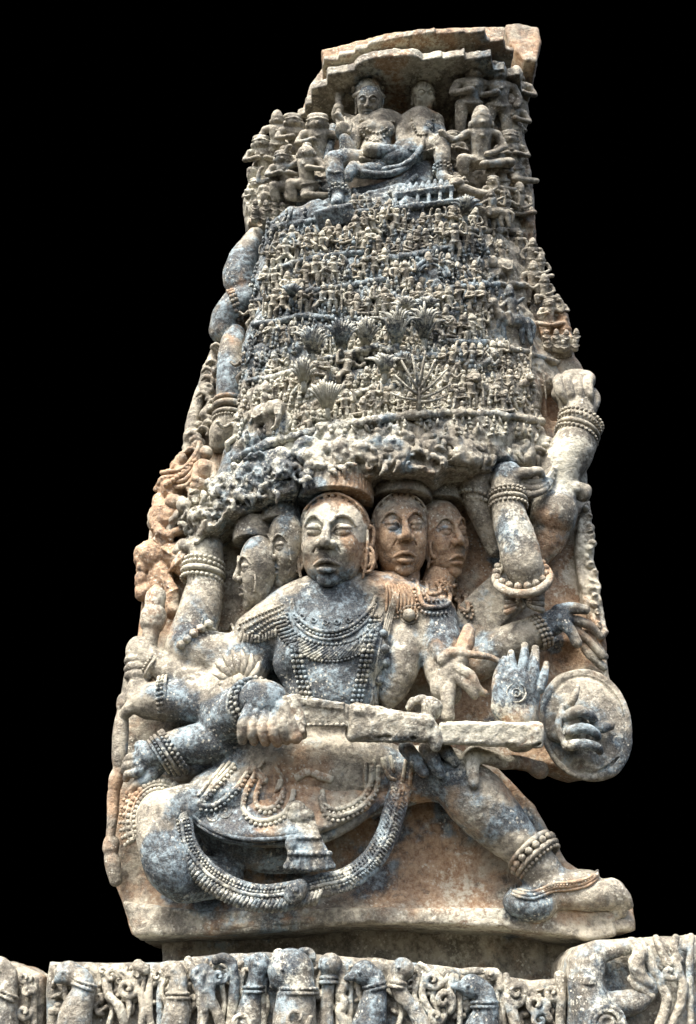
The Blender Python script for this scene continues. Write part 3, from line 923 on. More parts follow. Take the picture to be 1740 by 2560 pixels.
# shoulder swags
b = Buf()
for (ax, ay, shp) in [(1076, 1452, [(-46, -2), (-36, 40), (-22, 76), (18, 82), (54, 74), (60, 48), (46, 14), (30, -4)]), (1124, 1462, [(-12, -6), (20, 48), (42, 78), (58, 80), (54, 48), (36, 14), (18, -6)])]:
    for q in (1.0, .78, .56, .34):
        pts = [(ax + x * q + 6 * (1 - q), ay + y * q + 8 * (1 - q)) for x, y in shp]
        (string if q in (1.0, .56) else cord)(b, pts, 5 if q in (1.0, .56) else 5.5, 0.007)
for i in range(9):
    cord(b, [(965 + i * 7, 1462), (968 + i * 9, 1495), (965 + i * 9, 1530)], 3.4)
for k in (0, 11):
    string(b, [(985, 1534 + k), (1015, 1528 + k), (1040, 1536 + k)], 4.2)
wear("shoulder_cloth", b, (0.12, 0.32, 0.22), "swagged beaded cloth over the right shoulder")
b = Buf()
for k in range(4):
    string(b, [(600 + k * 12, 1560 + k * 12), (650 + k * 6, 1535 + k * 12), (705 + k * 2, 1512 + k * 12)], 4.4)
fringe(b, [(604, 1585), (650, 1588), (690, 1572)], 0, 18, 4, 9)
wear("shoulder_cloth", b, (0.1, 0.2, 0.38), "beaded cloth over the left shoulder")

# bracelets: rings standing round the limbs
def ring(b, u, v, d, R, ang, rt=5, beads=None, tilt=0, squash=1.0):
    """ang: direction of the limb in the picture, degrees from the right, counter-clockwise; tilt: how far it leans to the viewer"""
    P = W(u, v, d)
    px = S(u, v, d)
    a, t = math.radians(ang), math.radians(tilt)
    ax = np.array([math.cos(a) * math.cos(t), -math.sin(t), math.sin(a) * math.cos(t)])
    e1 = np.array([-math.sin(a), 0, math.cos(a)])
    e2 = np.cross(ax, e1)
    if beads:
        n = int(2 * math.pi * R / (2.05 * beads))
        for i in range(n):
            q = 2 * math.pi * i / n
            b.bead(P + px * R * (math.cos(q) * e1 + math.sin(q) * e2 * squash), beads * px)
    else:
        pts = [P + px * R * (math.cos(q) * e1 + math.sin(q) * e2 * squash) for q in np.linspace(0, 2 * math.pi, 33)]
        b.sweep(pts, rt * px, 8)
def bracelet(rows, tint=(0.12, 0.12, 0.38), name="bracelet", label=None):
    b = Buf()
    for r in rows:
        ring(b, *r[0], **r[1])
    return wear(name, b, tint, label)
B = lambda n=5.5: dict(beads=n)
bracelet([((511, 1408, 64, 49, 83), dict(beads=6)), ((509, 1420, 64, 50, 83), dict(beads=6)), ((508, 1436, 64, 50, 83), dict(rt=8)), ((505, 1452, 64, 51, 83), dict(beads=6))])
bracelet([((1268, 1232, 155, 44, 90), B()), ((1268, 1241, 155, 45, 90), B()), ((1270, 1254, 155, 44, 90), dict(rt=6)), ((1271, 1266, 156, 46, 90), B())])
bracelet([((1187, 1246, 115, 42, 75), B(6)), ((1196, 1262, 110, 38, 75), B(6))], (0.06, 0.15, 0.4))
bracelet([((1449, 1064, 86, 54, 65), B()), ((1452, 1054, 86, 56, 65), B()), ((1445, 1080, 86, 52, 65), dict(rt=6)), ((1440, 1092, 88, 54, 65), B())], (0.14, 0.3, 0.22))
bracelet([((1384, 1284, 72, 56, 100), dict(rt=6)), ((1384, 1290, 72, 58, 100), B(5))], (0.12, 0.2, 0.3))
bracelet([((1358, 1575, 88, 41, 28), B(6)), ((1349, 1580, 86, 42, 28), B(6)), ((1340, 1584, 84, 42, 28), B(6))], (0.06, 0.4, 0.2))
bracelet([((1302, 1428, 152, 62, 105), dict(beads=11, tilt=58)), ((1306, 1444, 152, 66, 105), dict(rt=12, tilt=58))], (0.06, 0.35, 0.3), "armlet", "thick knotted armlet round the upright right elbow")
bracelet([((412, 1745, 100, 54, 5), B(6)), ((402, 1747, 100, 53, 5), B(6)), ((420, 1743, 100, 54, 5), dict(rt=4))], (0.2, 0.05, 0.35), "armlet")
bracelet([((438, 1878, 115, 60, 36), B(6.5)), ((430, 1882, 115, 60, 36), B(6)), ((418, 1888, 114, 58, 36), dict(rt=5)), ((408, 1892, 112, 56, 36), B(5)), ((398, 1894, 111, 50, 36), dict(rt=4))], (0.2, 0.05, 0.35))
bracelet([((375, 1666, 85, 38, -30), B(4)), ((383, 1672, 85, 38, -30), dict(rt=4))], (0.1, 0.3, 0.3))
bracelet([((640, 1752, 246, 58, -10), dict(beads=7, tilt=55)), ((630, 1756, 232, 60, -10), dict(beads=6, tilt=55)), ((622, 1762, 222, 60, -10), dict(rt=5, tilt=55))], (0.16, 0.05, 0.4), "bracelet", "beaded bracelet above the fist on the sword")
bracelet([((583, 770, 40, 43, 20), B(6)), ((592, 766, 40, 42, 20), B(6))], (0.1, 0.3, 0.15))
bracelet([((573, 1006, 40, 37, 90), dict(rt=6)), ((573, 1022, 40, 36, 90), dict(rt=9)), ((572, 1042, 40, 37, 90), dict(rt=6)), ((570, 1052, 40, 38, 90), B(4))], (0.16, 0.25, 0.05))
bracelet([((1333, 2134, 88, 64, -52), dict(beads=11, tilt=10)), ((1323, 2124, 88, 62, -52), dict(rt=7, tilt=10)), ((1343, 2146, 87, 64, -52), dict(rt=7, tilt=10)), ((1350, 2156, 86, 62, -52), dict(beads=6, tilt=10))], (0.12, 0.35, 0.18), "anklet", "thick beaded anklet on the striding leg")
# upper armlet slung across A1, knotted beads
b = Buf()
string(b, [(452, 1612), (475, 1590), (500, 1572), (522, 1560)], 13, 0.008, 1.5)
cord(b, [(520, 1570), (560, 1575), (600, 1570)], 4)
wear("armlet", b, (0.04, 0.3, 0.42), "knobbly bead armlet across the raised left arm")
# flame ornament at the left elbow
b = Buf()
for k in range(9):
    a = math.radians(200 - k * 22)
    x, y = 596 + 30 * math.cos(a), 1710 - 26 * math.sin(a)
    x2, y2 = 596 + 66 * math.cos(a + .25), 1700 - 76 * math.sin(a + .2)
    P = [W(x, y, 170), W((x + x2) / 2 + 5, (y + y2) / 2, 178), W(x2, y2, 150)]
    b.sweep(P, np.array([11, 10, 4]) * S(x, y, 150), 6)
b.bead(W(598, 1706, 180), 0.026)
for R in (26, 36, 46):
    b.sweep([W(598 + R * math.cos(a), 1706 - R * 1.05 * math.sin(a), 182 - R * .3) for a in np.linspace(-.4, 3.6, 16)], 4.2 * S(598, 1706, 160), 6)
for k in range(8):
    P = [W(560, 1690 + k * 11, 165 - k * 2), W(553, 1720 + k * 8, 150)]
    b.sweep(P, 6 * S(560, 1700, 150), 5)
wear("elbow_ornament", b, (0.12, 0.1, 0.25), "flame-shaped ornament at the left elbow")
# tassel at B1
b = Buf()
for k in range(5):
    b.sweep([W(1302, 1505, 140), W(1285, 1490 + 8 * k, 150), W(1262, 1480 + 13 * k, 146)], np.array([4, 7, 8]) * S(1300, 1500, 140), 6)
    b.sweep([W(1304, 1505, 140), W(1330, 1482 + 9 * k, 150), W(1358, 1466 + 15 * k, 140)], np.array([4, 7, 9]) * S(1300, 1500, 140), 6)
b.sweep([W(1306, 1482, 150), W(1300, 1500, 158), W(1310, 1520, 150)], 8 * S(1300, 1500, 140), 6)
wear("tassel", b, (0.12, 0.3, 0.25))

# sword
s = Sculpt(0.0026)
s.bar((712, 1782, 255), (872, 1790, 250), 30, 30, taper=-.1, rnd=6)
s.bar((730, 1745, 258), (740, 1845, 258), 26, 34, rnd=8)
s.bar((735, 1752, 262), (862, 1766, 258), 9, 33, rnd=3, op='add')
s.bar((868, 1804, 250), (1086, 1824, 238), 41, 34, taper=-.2, rnd=20)
s.bar((1096, 1832, 226), (1356, 1838, 212), 30, 30, rnd=11, taper=.06)
for q in range(16):
    u = 868 + random.uniform(0, 480)
    up_ = random.random() < .5
    v = (1764 + (u - 868) * .12 if u < 1090 else 1806) if up_ else (1846 if u < 1090 else 1866)
    s.ell(u, v + random.uniform(-4, 4), 278 - (u - 868) * .1, (random.uniform(5, 16), random.uniform(3, 7), 12), roll=random.uniform(-20, 20), k=5, op='sub')
s.ell(1085, 1842, 250, (20, 36, 16), roll=10, k=5)
s.ell(1080, 1770, 240, (26, 30, 24), k=10)
s.tube([(1075, 1778, 245, 14), (1060, 1752, 240, 12), (1035, 1752, 235, 10), (1022, 1768, 235, 10)], k=5)
s.bar((862, 1748, 288), (868, 1852, 288), 3, 6, op='sub', k=2)
for i in range(9):
    s.ell(745 + i * 14, 1812, 286, (6, 5, 6), k=2)
carve("sword", s, giant, (0.16, 0.0, 0.46), "thick broken stone sword lying across the giant's waist", rough=0.006, rscale=36)
# shield
s = Sculpt(0.0028)
s.ell(1464, 1812, 96, (112, 143, 30), roll=12, pitch=-15, k=0)
s.tube([(1464 + 108 * math.cos(a) * math.cos(.2) + 134 * math.sin(a) * math.sin(-.2), 1812 - (134 * math.sin(a) * math.cos(.2) + 108 * math.cos(a) * math.sin(.2)), 104, 7) for a in np.linspace(0, 2 * math.pi, 26)], k=3, sub=2)
s.tube([(1464 + 96 * math.cos(a) * math.cos(.2) + 122 * math.sin(a) * math.sin(-.2), 1812 - (122 * math.sin(a) * math.cos(.2) + 96 * math.cos(a) * math.sin(.2)), 112, 5) for a in np.linspace(0, 2 * math.pi, 30)], k=2, sub=2, op='sub')
carve("shield", s, giant, (0.26, 0.12, 0.20), "round rimmed shield at the right edge", rough=0.002, rscale=40)
# disc in the palm
b = Buf()
for r, w in ((24, 2.4), (10, 2.2)):
    b.sweep([W(1291 + r * math.cos(a), 1732 + r * math.sin(a), 219) for a in np.linspace(0, 6.284, 22)], w * S(1291, 1726, 216), 6)
b.bead(W(1291, 1732, 218), 0.005)
wear("palm_disc", b, (0.2, 0.0, 0.4))
# club, spear
s = Sculpt(0.0026)
s.tube([(370, 1630, 90, 20), (378, 1580, 92, 21), (383, 1560, 92, 23)], k=4)
s.tube([(382, 1556, 92, 31), (384, 1540, 92, 31)], k=4)
s.tube([(384, 1532, 92, 24), (388, 1500, 92, 26), (390, 1490, 92, 25)], k=4)
s.tube([(390, 1484, 90, 20), (391, 1472, 88, 12)], k=4)
s.tube([(384, 1545, 92, 33), (384, 1541, 92, 33)], k=1)
carve("club", s, giant, (0.08, 0.2, 0.35), "short banded club gripped by a left hand", rough=0.002)
s = Sculpt(0.0026)
s.tube([(328, 1655, 80, 13), (318, 1730, 82, 14), (312, 1755, 82, 15)], k=3)
s.tube([(312, 1752, 82, 20), (310, 1762, 82, 20)], k=3)
s.tube([(308, 1765, 80, 13), (302, 1830, 78, 20), (298, 1900, 74, 18), (296, 1925, 70, 9)], k=3)
s.tube([(296, 1928, 70, 16), (290, 1950, 66, 19), (284, 1985, 62, 13)], k=4)
s.tube([(284, 1985, 60, 16), (280, 2060, 56, 13), (274, 2110, 50, 10)], k=3)
s.tube([(278, 2108, 46, 20), (277, 2120, 46, 20)], k=3)
s.tube([(278, 2135, 44, 16), (282, 2160, 44, 20), (290, 2200, 36, 16)], k=6)
carve("spear", s, giant, (0.1, 0.35, 0.15), "upright staff along the left edge of the panel", rough=0.002)
tick("held things")

# skirt: a flared stiff cloth over the lap, with bead swags, sash, tassel
_sx0, _sz0, _sz1 = W(740, 2000, 140)[0], W(700, 2095, 140)[2], W(700, 1890, 140)[2]
def skirt_front(X, Z):
    q = np.clip((Z - _sz0) / (_sz1 - _sz0), 0, 1)
    n = np.stack([X.ravel(), np.zeros(X.size), Z.ravel()], 1)
    return 182 - 40 * q + 26 * (1 - q) ** 3 - 60 * ((X - _sx0) / 0.30) ** 2 + fbm(n, 12., 3).reshape(X.shape) * 14
s = Sculpt(0.003)
s.plate([(590, 1885), (700, 1872), (900, 1872), (1010, 1885), (1030, 1940), (1012, 2000), (985, 2016), (940, 2010), (880, 2046), (820, 2076), (770, 2096), (735, 2106), (690, 2110), (620, 2111), (560, 2099), (510, 2077), (480, 2050), (468, 2022), (490, 1996), (530, 1955)], 165, skirt_front, 40, rnd=20)
s.build()
carve("skirt", s, giant, (0.12, 0.38, 0.10), "wide flared skirt across the giant's lap", rough=0.003, rscale=36, keep=True)
GH.append(s)
b = Buf()
SK = [[(586, 1910), (545, 1955), (505, 2000), (500, 2012), (540, 2012), (590, 1970), (625, 1920)],
      [(640, 1930), (612, 1985), (612, 2030), (650, 2052), (700, 2040), (725, 2010), (735, 1975)],
      [(660, 1935), (640, 1985), (645, 2015), (675, 2020), (700, 2000), (710, 1970)],
      [(805, 1975), (815, 2015), (850, 2022), (900, 1998), (925, 1960), (930, 1915)],
      [(800, 1990), (812, 2030), (850, 2040), (905, 2015), (940, 1970), (946, 1915)]]
for P in SK:
    cord(b, P, 6.5, 0.004)
    string(b, [(x + 1, y + 11) for x, y in P], 6, 0.005)
for P in [[(560, 1910), (520, 1960), (495, 1990)], [(575, 1905), (535, 1955), (515, 1985)], [(660, 1905), (640, 1930), (625, 1965)], [(690, 1915), (705, 1950), (690, 1980), (700, 1950)],
          [(915, 1905), (912, 1950), (920, 1985)], [(935, 1900), (935, 1950)], [(955, 1895), (970, 1940), (990, 1950)], [(975, 1890), (985, 1930)], [(1015, 1900), (1005, 1960), (1000, 2000)], [(1030, 1905), (1025, 1960), (1018, 2010)]]:
    cord(b, P, 5)
for P in [[(740, 1945), (770, 1930), (800, 1940), (830, 1950)], [(630, 1915), (650, 1940), (665, 1955)]]:
    cord(b, P, 11, 0.001)
for x, y in [(562, 2030), (530, 2038)]:
    cord(b, [(x + r * math.cos(a), y + r * math.sin(a)) for a, r in zip(np.linspace(0, 7, 10), np.linspace(18, 5, 10))], 3)
wear("skirt_swag", b, (0.04, 0.2, 0.46), "beaded swags over the giant's skirt")
HEM = [(470, 2020), (478, 2045), (510, 2072), (560, 2095), (620, 2107), (690, 2106), (735, 2100)]
b = Buf()
for k in (0, 9):
    cord(b, [(x, y - k) for x, y in HEM], 5.5, 0.004)
wear("skirt_hem", b, (0.3, 0.1, 0.15))
# the sash hangs free of the body
SASH = [(452, 2050, 165), (468, 2120, 175), (520, 2185, 175), (590, 2226, 170), (660, 2240, 165), (730, 2232, 165), (800, 2214, 165), (870, 2196, 160), (930, 2150, 155), (968, 2085, 150), (985, 2030, 140), (1000, 1975, 130)]
s = Sculpt(0.0028)
s.tube([(u, v, d - 6, 29) for u, v, d in SASH], k=4, sub=4, flat=2.4)
s.tube([(735, 2100, 140, 14), (800, 2092, 135, 18), (870, 2060, 130, 17), (940, 2010, 120, 15)], k=4)
s.build()
sash = carve("sash", s, giant, (0.34, 0.0, 0.28), "wide beaded sash looping below the skirt", rough=0.002, keep=True)
b = Buf()
uv = [(p[0], p[1]) for p in SASH]
for k in (-18, -9, 9):
    string(b, offset(uv, k), 4.3, 0.002, sculpts=[s])
cord(b, offset(uv, 0), 5, 0.002, sculpts=[s])
fr = uv[1:7]
for i, (A, Bq) in enumerate(zip(resample(offset(fr, 12), 11), resample(offset(fr, 40), 11))):
    P = [W(A[0], A[1], 182), W((A[0] + Bq[0]) / 2 + 4, (A[1] + Bq[1]) / 2, 180), W(Bq[0] + 8, Bq[1], 165)]
    b.sweep(P, np.array([5.5, 6, 5]) * S(*A, 170), 6)
for i, (A, Bq) in enumerate(zip(resample(offset(uv[7:], -22), 10), resample(offset(uv[7:], 20), 10))):
    P = hits([s], [A, (A + Bq) / 2 + [0, 4], Bq])
    P[:, 1] -= 0.003
    b.sweep(P, 3.5 * S(*A, 160), 5)
wear("sash_trim", b, (0.18, 0.0, 0.44), parent=giant)
s = Sculpt(0.0026)
s.ell(752, 2040, 192, (34, 22, 20), k=5)
s.ell(742, 2020, 196, (22, 18, 20), k=5)
for k in range(9):
    s.tube([(744 + k * 5, 2056, 198, 5), (738 + k * 7.5, 2100, 204, 7), (724 + k * 12.5, 2150, 204, 8), (716 + k * 14.5, 2172 - abs(k - 4) * 1.5, 202, 9)], k=1)
for k in range(7):
    s.ell(732 + k * 11, 2094, 212, (7, 6, 6), k=1)
for k in range(8):
    s.ell(726 + k * 14, 2134, 213, (8, 7, 7), k=1)
s.ell(728, 2110, 206, (16, 24, 16), k=3)
s.ell(740, 2228, 190, (34, 26, 14), roll=45, k=3)
s.bar((722, 2226, 200), (756, 2226, 200), 17, 6, k=2)
s.ell(739, 2226, 208, (7, 7, 6), k=2)
carve("tassel", s, giant, (0.16, 0.08, 0.34), "large pleated tassel hanging at the centre of the skirt", rough=0.002)
# fan of beads round the bent knee
b = Buf()
for k in range(17):
    a = math.radians(65 + k * 9)
    for R, r in ((80, 6), (98, 8), (112, 6.5), (124, 5)):
        if R > 100 and k < 5:
            continue
        b.bead(W(400 + R * .80 * math.cos(a), 2052 - R * math.sin(a), 132 - (R - 72) * .9), r * 1.15 * S(400, 2040, 90))
for R in (72, 90, 106):
    b.sweep([W(400 + R * .80 * math.cos(a), 2052 - R * math.sin(a), 128 - (R - 72) * .9) for a in np.linspace(.9, 3.7, 22)], 4.5 * S(400, 2040, 90), 6)
wear("knee_ornament", b, (0.05, 0.2, 0.4), "fan of beads round the bent knee")
# cuff of the trouser on the striding leg
b = Buf()
CU = [(1264, 2208), (1285, 2228), (1325, 2238), (1352, 2232), (1385, 2218), (1430, 2214), (1470, 2204), (1494, 2186)]
for k, r in ((0, 5), (9, 4), (-9, 4)):
    cord(b, [(x, y - k) for x, y in CU], r, 0.004)
string(b, [(x, y - 4) for x, y in CU], 3.6, 0.006)
wear("trouser_cuff", b, (0.08, 0.35, 0.25))
tick("ornaments")
# ------------------------------------------------------------------ little carved people and beasts, built once each at height 1
class Fig:
    def __init__(self, vox=0.0135):
        self.s = Sculpt(vox)
    @staticmethod
    def cv(p):
        return np.array([p[0], -p[2], p[1]], float)
    def e(self, x, y, z, a, b, c, k=.03, roll=0):
        M = np.array([[1, 0, 0], [0, 0, -1], [0, 1, 0]], float)
        t = math.radians(roll)
        M = M @ np.array([[math.cos(t), -math.sin(t), 0], [math.sin(t), math.cos(t), 0], [0, 0, 1]])
        self.s.w_ell(self.cv((x, y, z)), [a, b, c], M, k)
        return self
    def t(self, *pts, k=.025, sub=2):
        Q = spline(pts, sub)
        self.s.w_tube([self.cv(q) for q in Q], [q[3] for q in Q], k)
        return self
    def head(self, x, y, z, r=.085, hat=1):
        self.e(x, y, z, r, r * 1.15, r)
        self.e(x, y - .02, z + r * .95, r * .22, r * .3, r * .25, .01)
        for q in (-1, 1):
            self.e(x + q * r * 1.05, y - r * .3, z, r * .22, r * .5, r * .25, .005)
        if hat == 1:
            self.t((x, y + r * .8, z, r * .95), (x, y + r * 1.6, z - .01, r * .7), (x, y + r * 2.2, z - .02, r * .25))
        elif hat == 2:
            self.e(x, y + r * 1.0, z - .04, r * 1.1, r * .65, r)
            self.t((x - r, y + r * .4, z + .03, r * .2), (x, y + r * .55, z + r * .9, r * .2), (x + r, y + r * .4, z + .03, r * .2), k=.005)
        elif hat == 3:
            self.e(x, y + r * 1.25, z - .03, r * .55, r * .5, r * .55)
        return self
def human(legs, arms, hat, lean=0.0, extra=None, scale=1.0):
    f = Fig()
    if legs == 'stand':
        f.t((-.09, .02, .06, .055), (-.10, .25, .08, .062), (-.075, .48, .06, .085)); f.t((.08, .02, .06, .055), (.12, .25, .10, .062), (.075, .48, .06, .085))
        f.e(-.10, .02, .11, .05, .03, .09); f.e(.10, .02, .11, .05, .03, .09); hy = .5
    elif legs == 'dance':
        f.t((-.20, .02, .06, .05), (-.24, .24, .12, .062), (-.07, .42, .06, .085)); f.t((.12, .02, .06, .05), (.25, .22, .12, .062), (.08, .42, .06, .085)); hy = .45
    elif legs == 'sit':
        f.t((-.05, .10, .04, .09), (-.28, .12, .14, .08), (-.02, .06, .22, .06)); f.t((.05, .10, .04, .09), (.28, .12, .14, .08), (.04, .05, .20, .06)); hy = .16
    elif legs == 'ease':
        f.t((-.05, .22, .04, .09), (-.20, .26, .18, .08), (-.20, .02, .18, .055)); f.t((.05, .22, .04, .09), (.30, .22, .12, .08), (.02, .17, .22, .055)); hy = .26
    elif legs == 'kneel':
        f.t((.05, .22, .04, .09), (-.20, .30, .14, .08), (-.18, .02, .12, .06)); f.t((.05, .20, .04, .09), (.02, .05, .16, .08), (.30, .04, .06, .055)); hy = .26
    top = hy + .30 if legs in ('stand', 'dance') else hy + .40
    sx = lean
    f.e(0, hy, .05, .15, .09, .11)
    f.t((0, hy, .06, .105), (sx * .5, (hy + top) / 2, .08, .105), (sx, top - .02, .08, .12), k=.04)
    f.t((sx - .16, top + .01, .06, .065), (sx, top + .05, .07, .07), (sx + .16, top + .01, .06, .065))
    f.t((-.13, hy + .02, .10, .025), (0, hy - .02, .165, .03), (.13, hy + .02, .10, .025), k=.005)
    f.t((sx - .07, top + .06, .12, .018), (sx, top - .06, .20, .022), (sx + .07, top + .06, .12, .018), k=.004)
    f.head(sx * 1.3, top + .17, .10, .09 if legs in ('stand', 'dance') else .115, hat)
    A = {'down': lambda q: f.t((sx + q * .17, top, .06, .052), (sx + q * .24, top - .16, .08, .045), (sx + q * .20, top - .30, .14, .04)),
         'up': lambda q: f.t((sx + q * .17, top, .06, .052), (sx + q * .30, top - .05, .10, .045), (sx + q * .30, top + .20, .10, .04), (sx + q * .24, top + .32, .10, .045)),
         'chest': lambda q: f.t((sx + q * .17, top, .06, .052), (sx + q * .24, top - .15, .10, .045), (sx + q * .06, top - .12, .20, .045)),
         'lap': lambda q: f.t((sx + q * .17, top, .06, .052), (sx + q * .25, top - .20, .10, .045), (q * .06, hy + .06, .22, .045)),
         'out': lambda q: f.t((sx + q * .17, top, .06, .052), (sx + q * .32, top - .10, .10, .045), (sx + q * .44, top + .02, .12, .045)),
         'staff': lambda q: (f.t((sx + q * .17, top, .06, .052), (sx + q * .28, top - .12, .12, .045), (sx + q * .30, top + .05, .16, .05)), f.t((sx + q * .31, .1, .16, .028), (sx + q * .31, top + .30, .16, .03)))}
    A[arms[0]](-1)
    A[arms[1]](1)
    if extra:
        extra(f)
    return f
def elephant(rider=False):
    f = Fig()
    f.e(.05, .48, .10, .36, .25, .2)
    for x in (-.2, -.08, .22, .34):
        f.t((x, .02, .14, .075), (x, .35, .12, .085))
    f.e(-.34, .56, .18, .17, .19, .17)
    f.t((-.42, .56, .28, .10), (-.50, .35, .34, .07), (-.46, .12, .34, .05), (-.36, .06, .34, .04))
    f.e(-.24, .56, .30, .10, .15, .05)
    f.t((-.42, .42, .34, .03), (-.50, .34, .42, .02))
    f.t((-.1, .70, .18, .025), (.0, .42, .30, .03), (.22, .40, .29, .03), (.3, .66, .18, .025), k=.004)
    if rider:
        f.t((.04, .66, .10, .09), (.02, .88, .12, .10)); f.head(.0, 1.04, .13, .08, 1)
        f.t((-.08, .88, .12, .04), (-.2, .78, .2, .035))
    return f
def horse():
    f = Fig()
    f.e(.05, .46, .10, .32, .17, .15)
    f.t((-.18, .50, .12, .13), (-.32, .68, .16, .09), (-.36, .78, .18, .085)); f.t((-.36, .78, .18, .08), (-.50, .66, .22, .05))
    for a, b in (((-.22, .40), (-.34, .22)), ((-.14, .38), (-.14, .18)), ((.26, .42), (.22, .20)), ((.34, .42), (.38, .2))):
        f.t((a[0], a[1], .12, .085), (b[0], b[1], .14, .05), (b[0] + .04, .03, .14, .04))
    f.t((.38, .52, .08, .05), (.50, .40, .08, .05), (.48, .16, .08, .03))
    f.t((.04, .56, .12, .10), (.02, .82, .13, .11)); f.head(.0, .99, .14, .085, 1)
    f.t((-.06, .56, .22, .06), (-.04, .36, .24, .045)); f.t((-.1, .80, .14, .045), (-.22, .70, .2, .04)); f.t((.12, .80, .14, .045), (.26, .9, .14, .04))
    return f
def lion():
    f = Fig()
    f.t((.34, .40, .08, .13), (.05, .42, .12, .15), (-.22, .54, .16, .16), k=.04)
    f.e(-.36, .72, .20, .17, .17, .16)
    for i in range(7):
        a = i / 6 * 3.6 - .4
        f.e(-.34 + .19 * math.cos(a), .72 + .2 * math.sin(a), .14, .06, .06, .06, .01)
    f.e(-.44, .66, .32, .08, .07, .08)
    for x, q in ((-.24, -.32), (-.12, -.06), (.30, .26), (.38, .44)):
        f.t((x, .40, .12, .10), (q, .22, .14, .06), (q - .02, .04, .16, .05)); f.e(q - .04, .03, .18, .07, .035, .07)
    f.t((.40, .46, .08, .045), (.56, .64, .08, .04), (.50, .86, .08, .05))
    return f
def cluster(n, seed):
    r = random.Random(seed)
    f = Fig()
    f.e(0, .3, .02, .40, .34, .10)
    for i in range(n):
        x, y = -.36 + .72 * (i % 4) / 3 + r.uniform(-.05, .05), .12 + .34 * (i // 4) + r.uniform(-.04, .04)
        f.t((x, y - .08, .08, .09), (x, y + .06, .13, .085)); f.head(x, y + .19, .17, .07, r.choice((1, 2, 3)))
        f.t((x - .09, y + .06, .14, .032), (x, y - .03, .22, .03), (x + .09, y + .06, .14, .032), k=.008)
    return f
def couple():
    f = human('ease', ('chest', 'out'), 1)
    f.t((.34, .2, .04, .09), (.36, .5, .06, .10)); f.head(.37, .70, .10, .10, 3); f.t((.34, .22, .06, .08), (.5, .24, .16, .07), (.48, .02, .16, .05))
    return f
def niche():
    f = human('sit', ('lap', 'chest'), 1)
    for q in (-1, 1):
        f.t((q * .42, 0, .10, .05), (q * .42, .7, .10, .05)); f.e(q * .42, .05, .1, .08, .05, .08); f.e(q * .42, .70, .1, .08, .05, .08)
    f.t((-.44, .74, .10, .05), (-.2, 1.0, .14, .055), (0, 1.08, .16, .07), (.2, 1.0, .14, .055), (.44, .74, .10, .05))
    return f
def flyer():
    f = Fig()
    f.t((-.30, .62, .10, .10), (-.05, .48, .10, .11), (.12, .34, .08, .10)); f.head(-.42, .76, .14, .095, 2)
    f.t((.12, .34, .08, .09), (.34, .36, .12, .07), (.40, .12, .08, .05)); f.t((.12, .30, .08, .09), (.28, .18, .12, .07), (.10, .06, .08, .05))
    f.t((-.3, .64, .12, .05), (-.42, .48, .18, .045), (-.52, .6, .18, .04)); f.t((-.2, .64, .08, .05), (-.08, .82, .12, .045), (-.22, .96, .1, .04))
    f.t((.0, .6, .02, .03), (.25, .7, .04, .035), (.45, .58, .04, .03))
    return f
FIGS = {}
def _mk(name, f):
    FIGS[name] = sculpt_mesh("figure_" + name, f.s, 0.012, 9, stains=False)
    FIGS[name].materials.append(STONE)
for nm, f in [('a', human('stand', ('down', 'chest'), 1)), ('b', human('stand', ('staff', 'down'), 2, .03)), ('c', human('stand', ('up', 'chest'), 3, -.03)), ('d', human('stand', ('chest', 'up'), 1, .04)),
              ('e', human('sit', ('lap', 'lap'), 1)), ('f', human('sit', ('chest', 'up'), 2)), ('g', human('ease', ('out', 'lap'), 1)), ('h', human('kneel', ('up', 'chest'), 3)), ('i', human('kneel', ('chest', 'chest'), 2, -.06)),
              ('j', human('dance', ('up', 'out'), 1, .04)), ('k', human('dance', ('out', 'up'), 2, -.05)), ('l', human('stand', ('up', 'up'), 2)), ('m', human('ease', ('staff', 'chest'), 3)),
              ('couple', couple()), ('niche', niche()), ('flyer', flyer()), ('elephant', elephant(True)), ('horse', horse()), ('lion', lion()), ('crowd1', cluster(8, 1)), ('crowd2', cluster(6, 2)), ('crowd3', cluster(8, 5))]:
    _mk(nm, f)
tick("figures")
def place(kind, P, size, parent, name, tint, yaw=0, roll=0, flip=False, lean=0.55, label=None, depth=1.0, wide=1.0):
    n = CAM - P
    n[0] = 0
    n /= np.linalg.norm(n)
    n = lean * n + (1 - lean) * np.array([0, -1.0, 0])
    n /= np.linalg.norm(n)
    up = np.cross(n, RT)
    a, r = math.radians(yaw), math.radians(roll)
    x = RT * math.cos(a) - n * math.sin(a) * (1 if not flip else 1)
    nn = np.cross(x, up)
    x2 = x * math.cos(r) + up * math.sin(r)
    up2 = -x * math.sin(r) + up * math.cos(r)
    M = Matrix(np.column_stack([np.append(x2 * size * wide * (-1 if flip else 1), 0), np.append(-nn * size * depth, 0), np.append(up2 * size, 0), np.append(P, 1)]).tolist())
    o = bpy.data.objects.new(name, FIGS[kind])
    COL.objects.link(o)
    o.parent = parent
    o.matrix_parent_inverse = parent.matrix_world.inverted()
    o.matrix_world = M
    o.color = (*tint, 1)
    if label:
        o['label'] = label
    return o

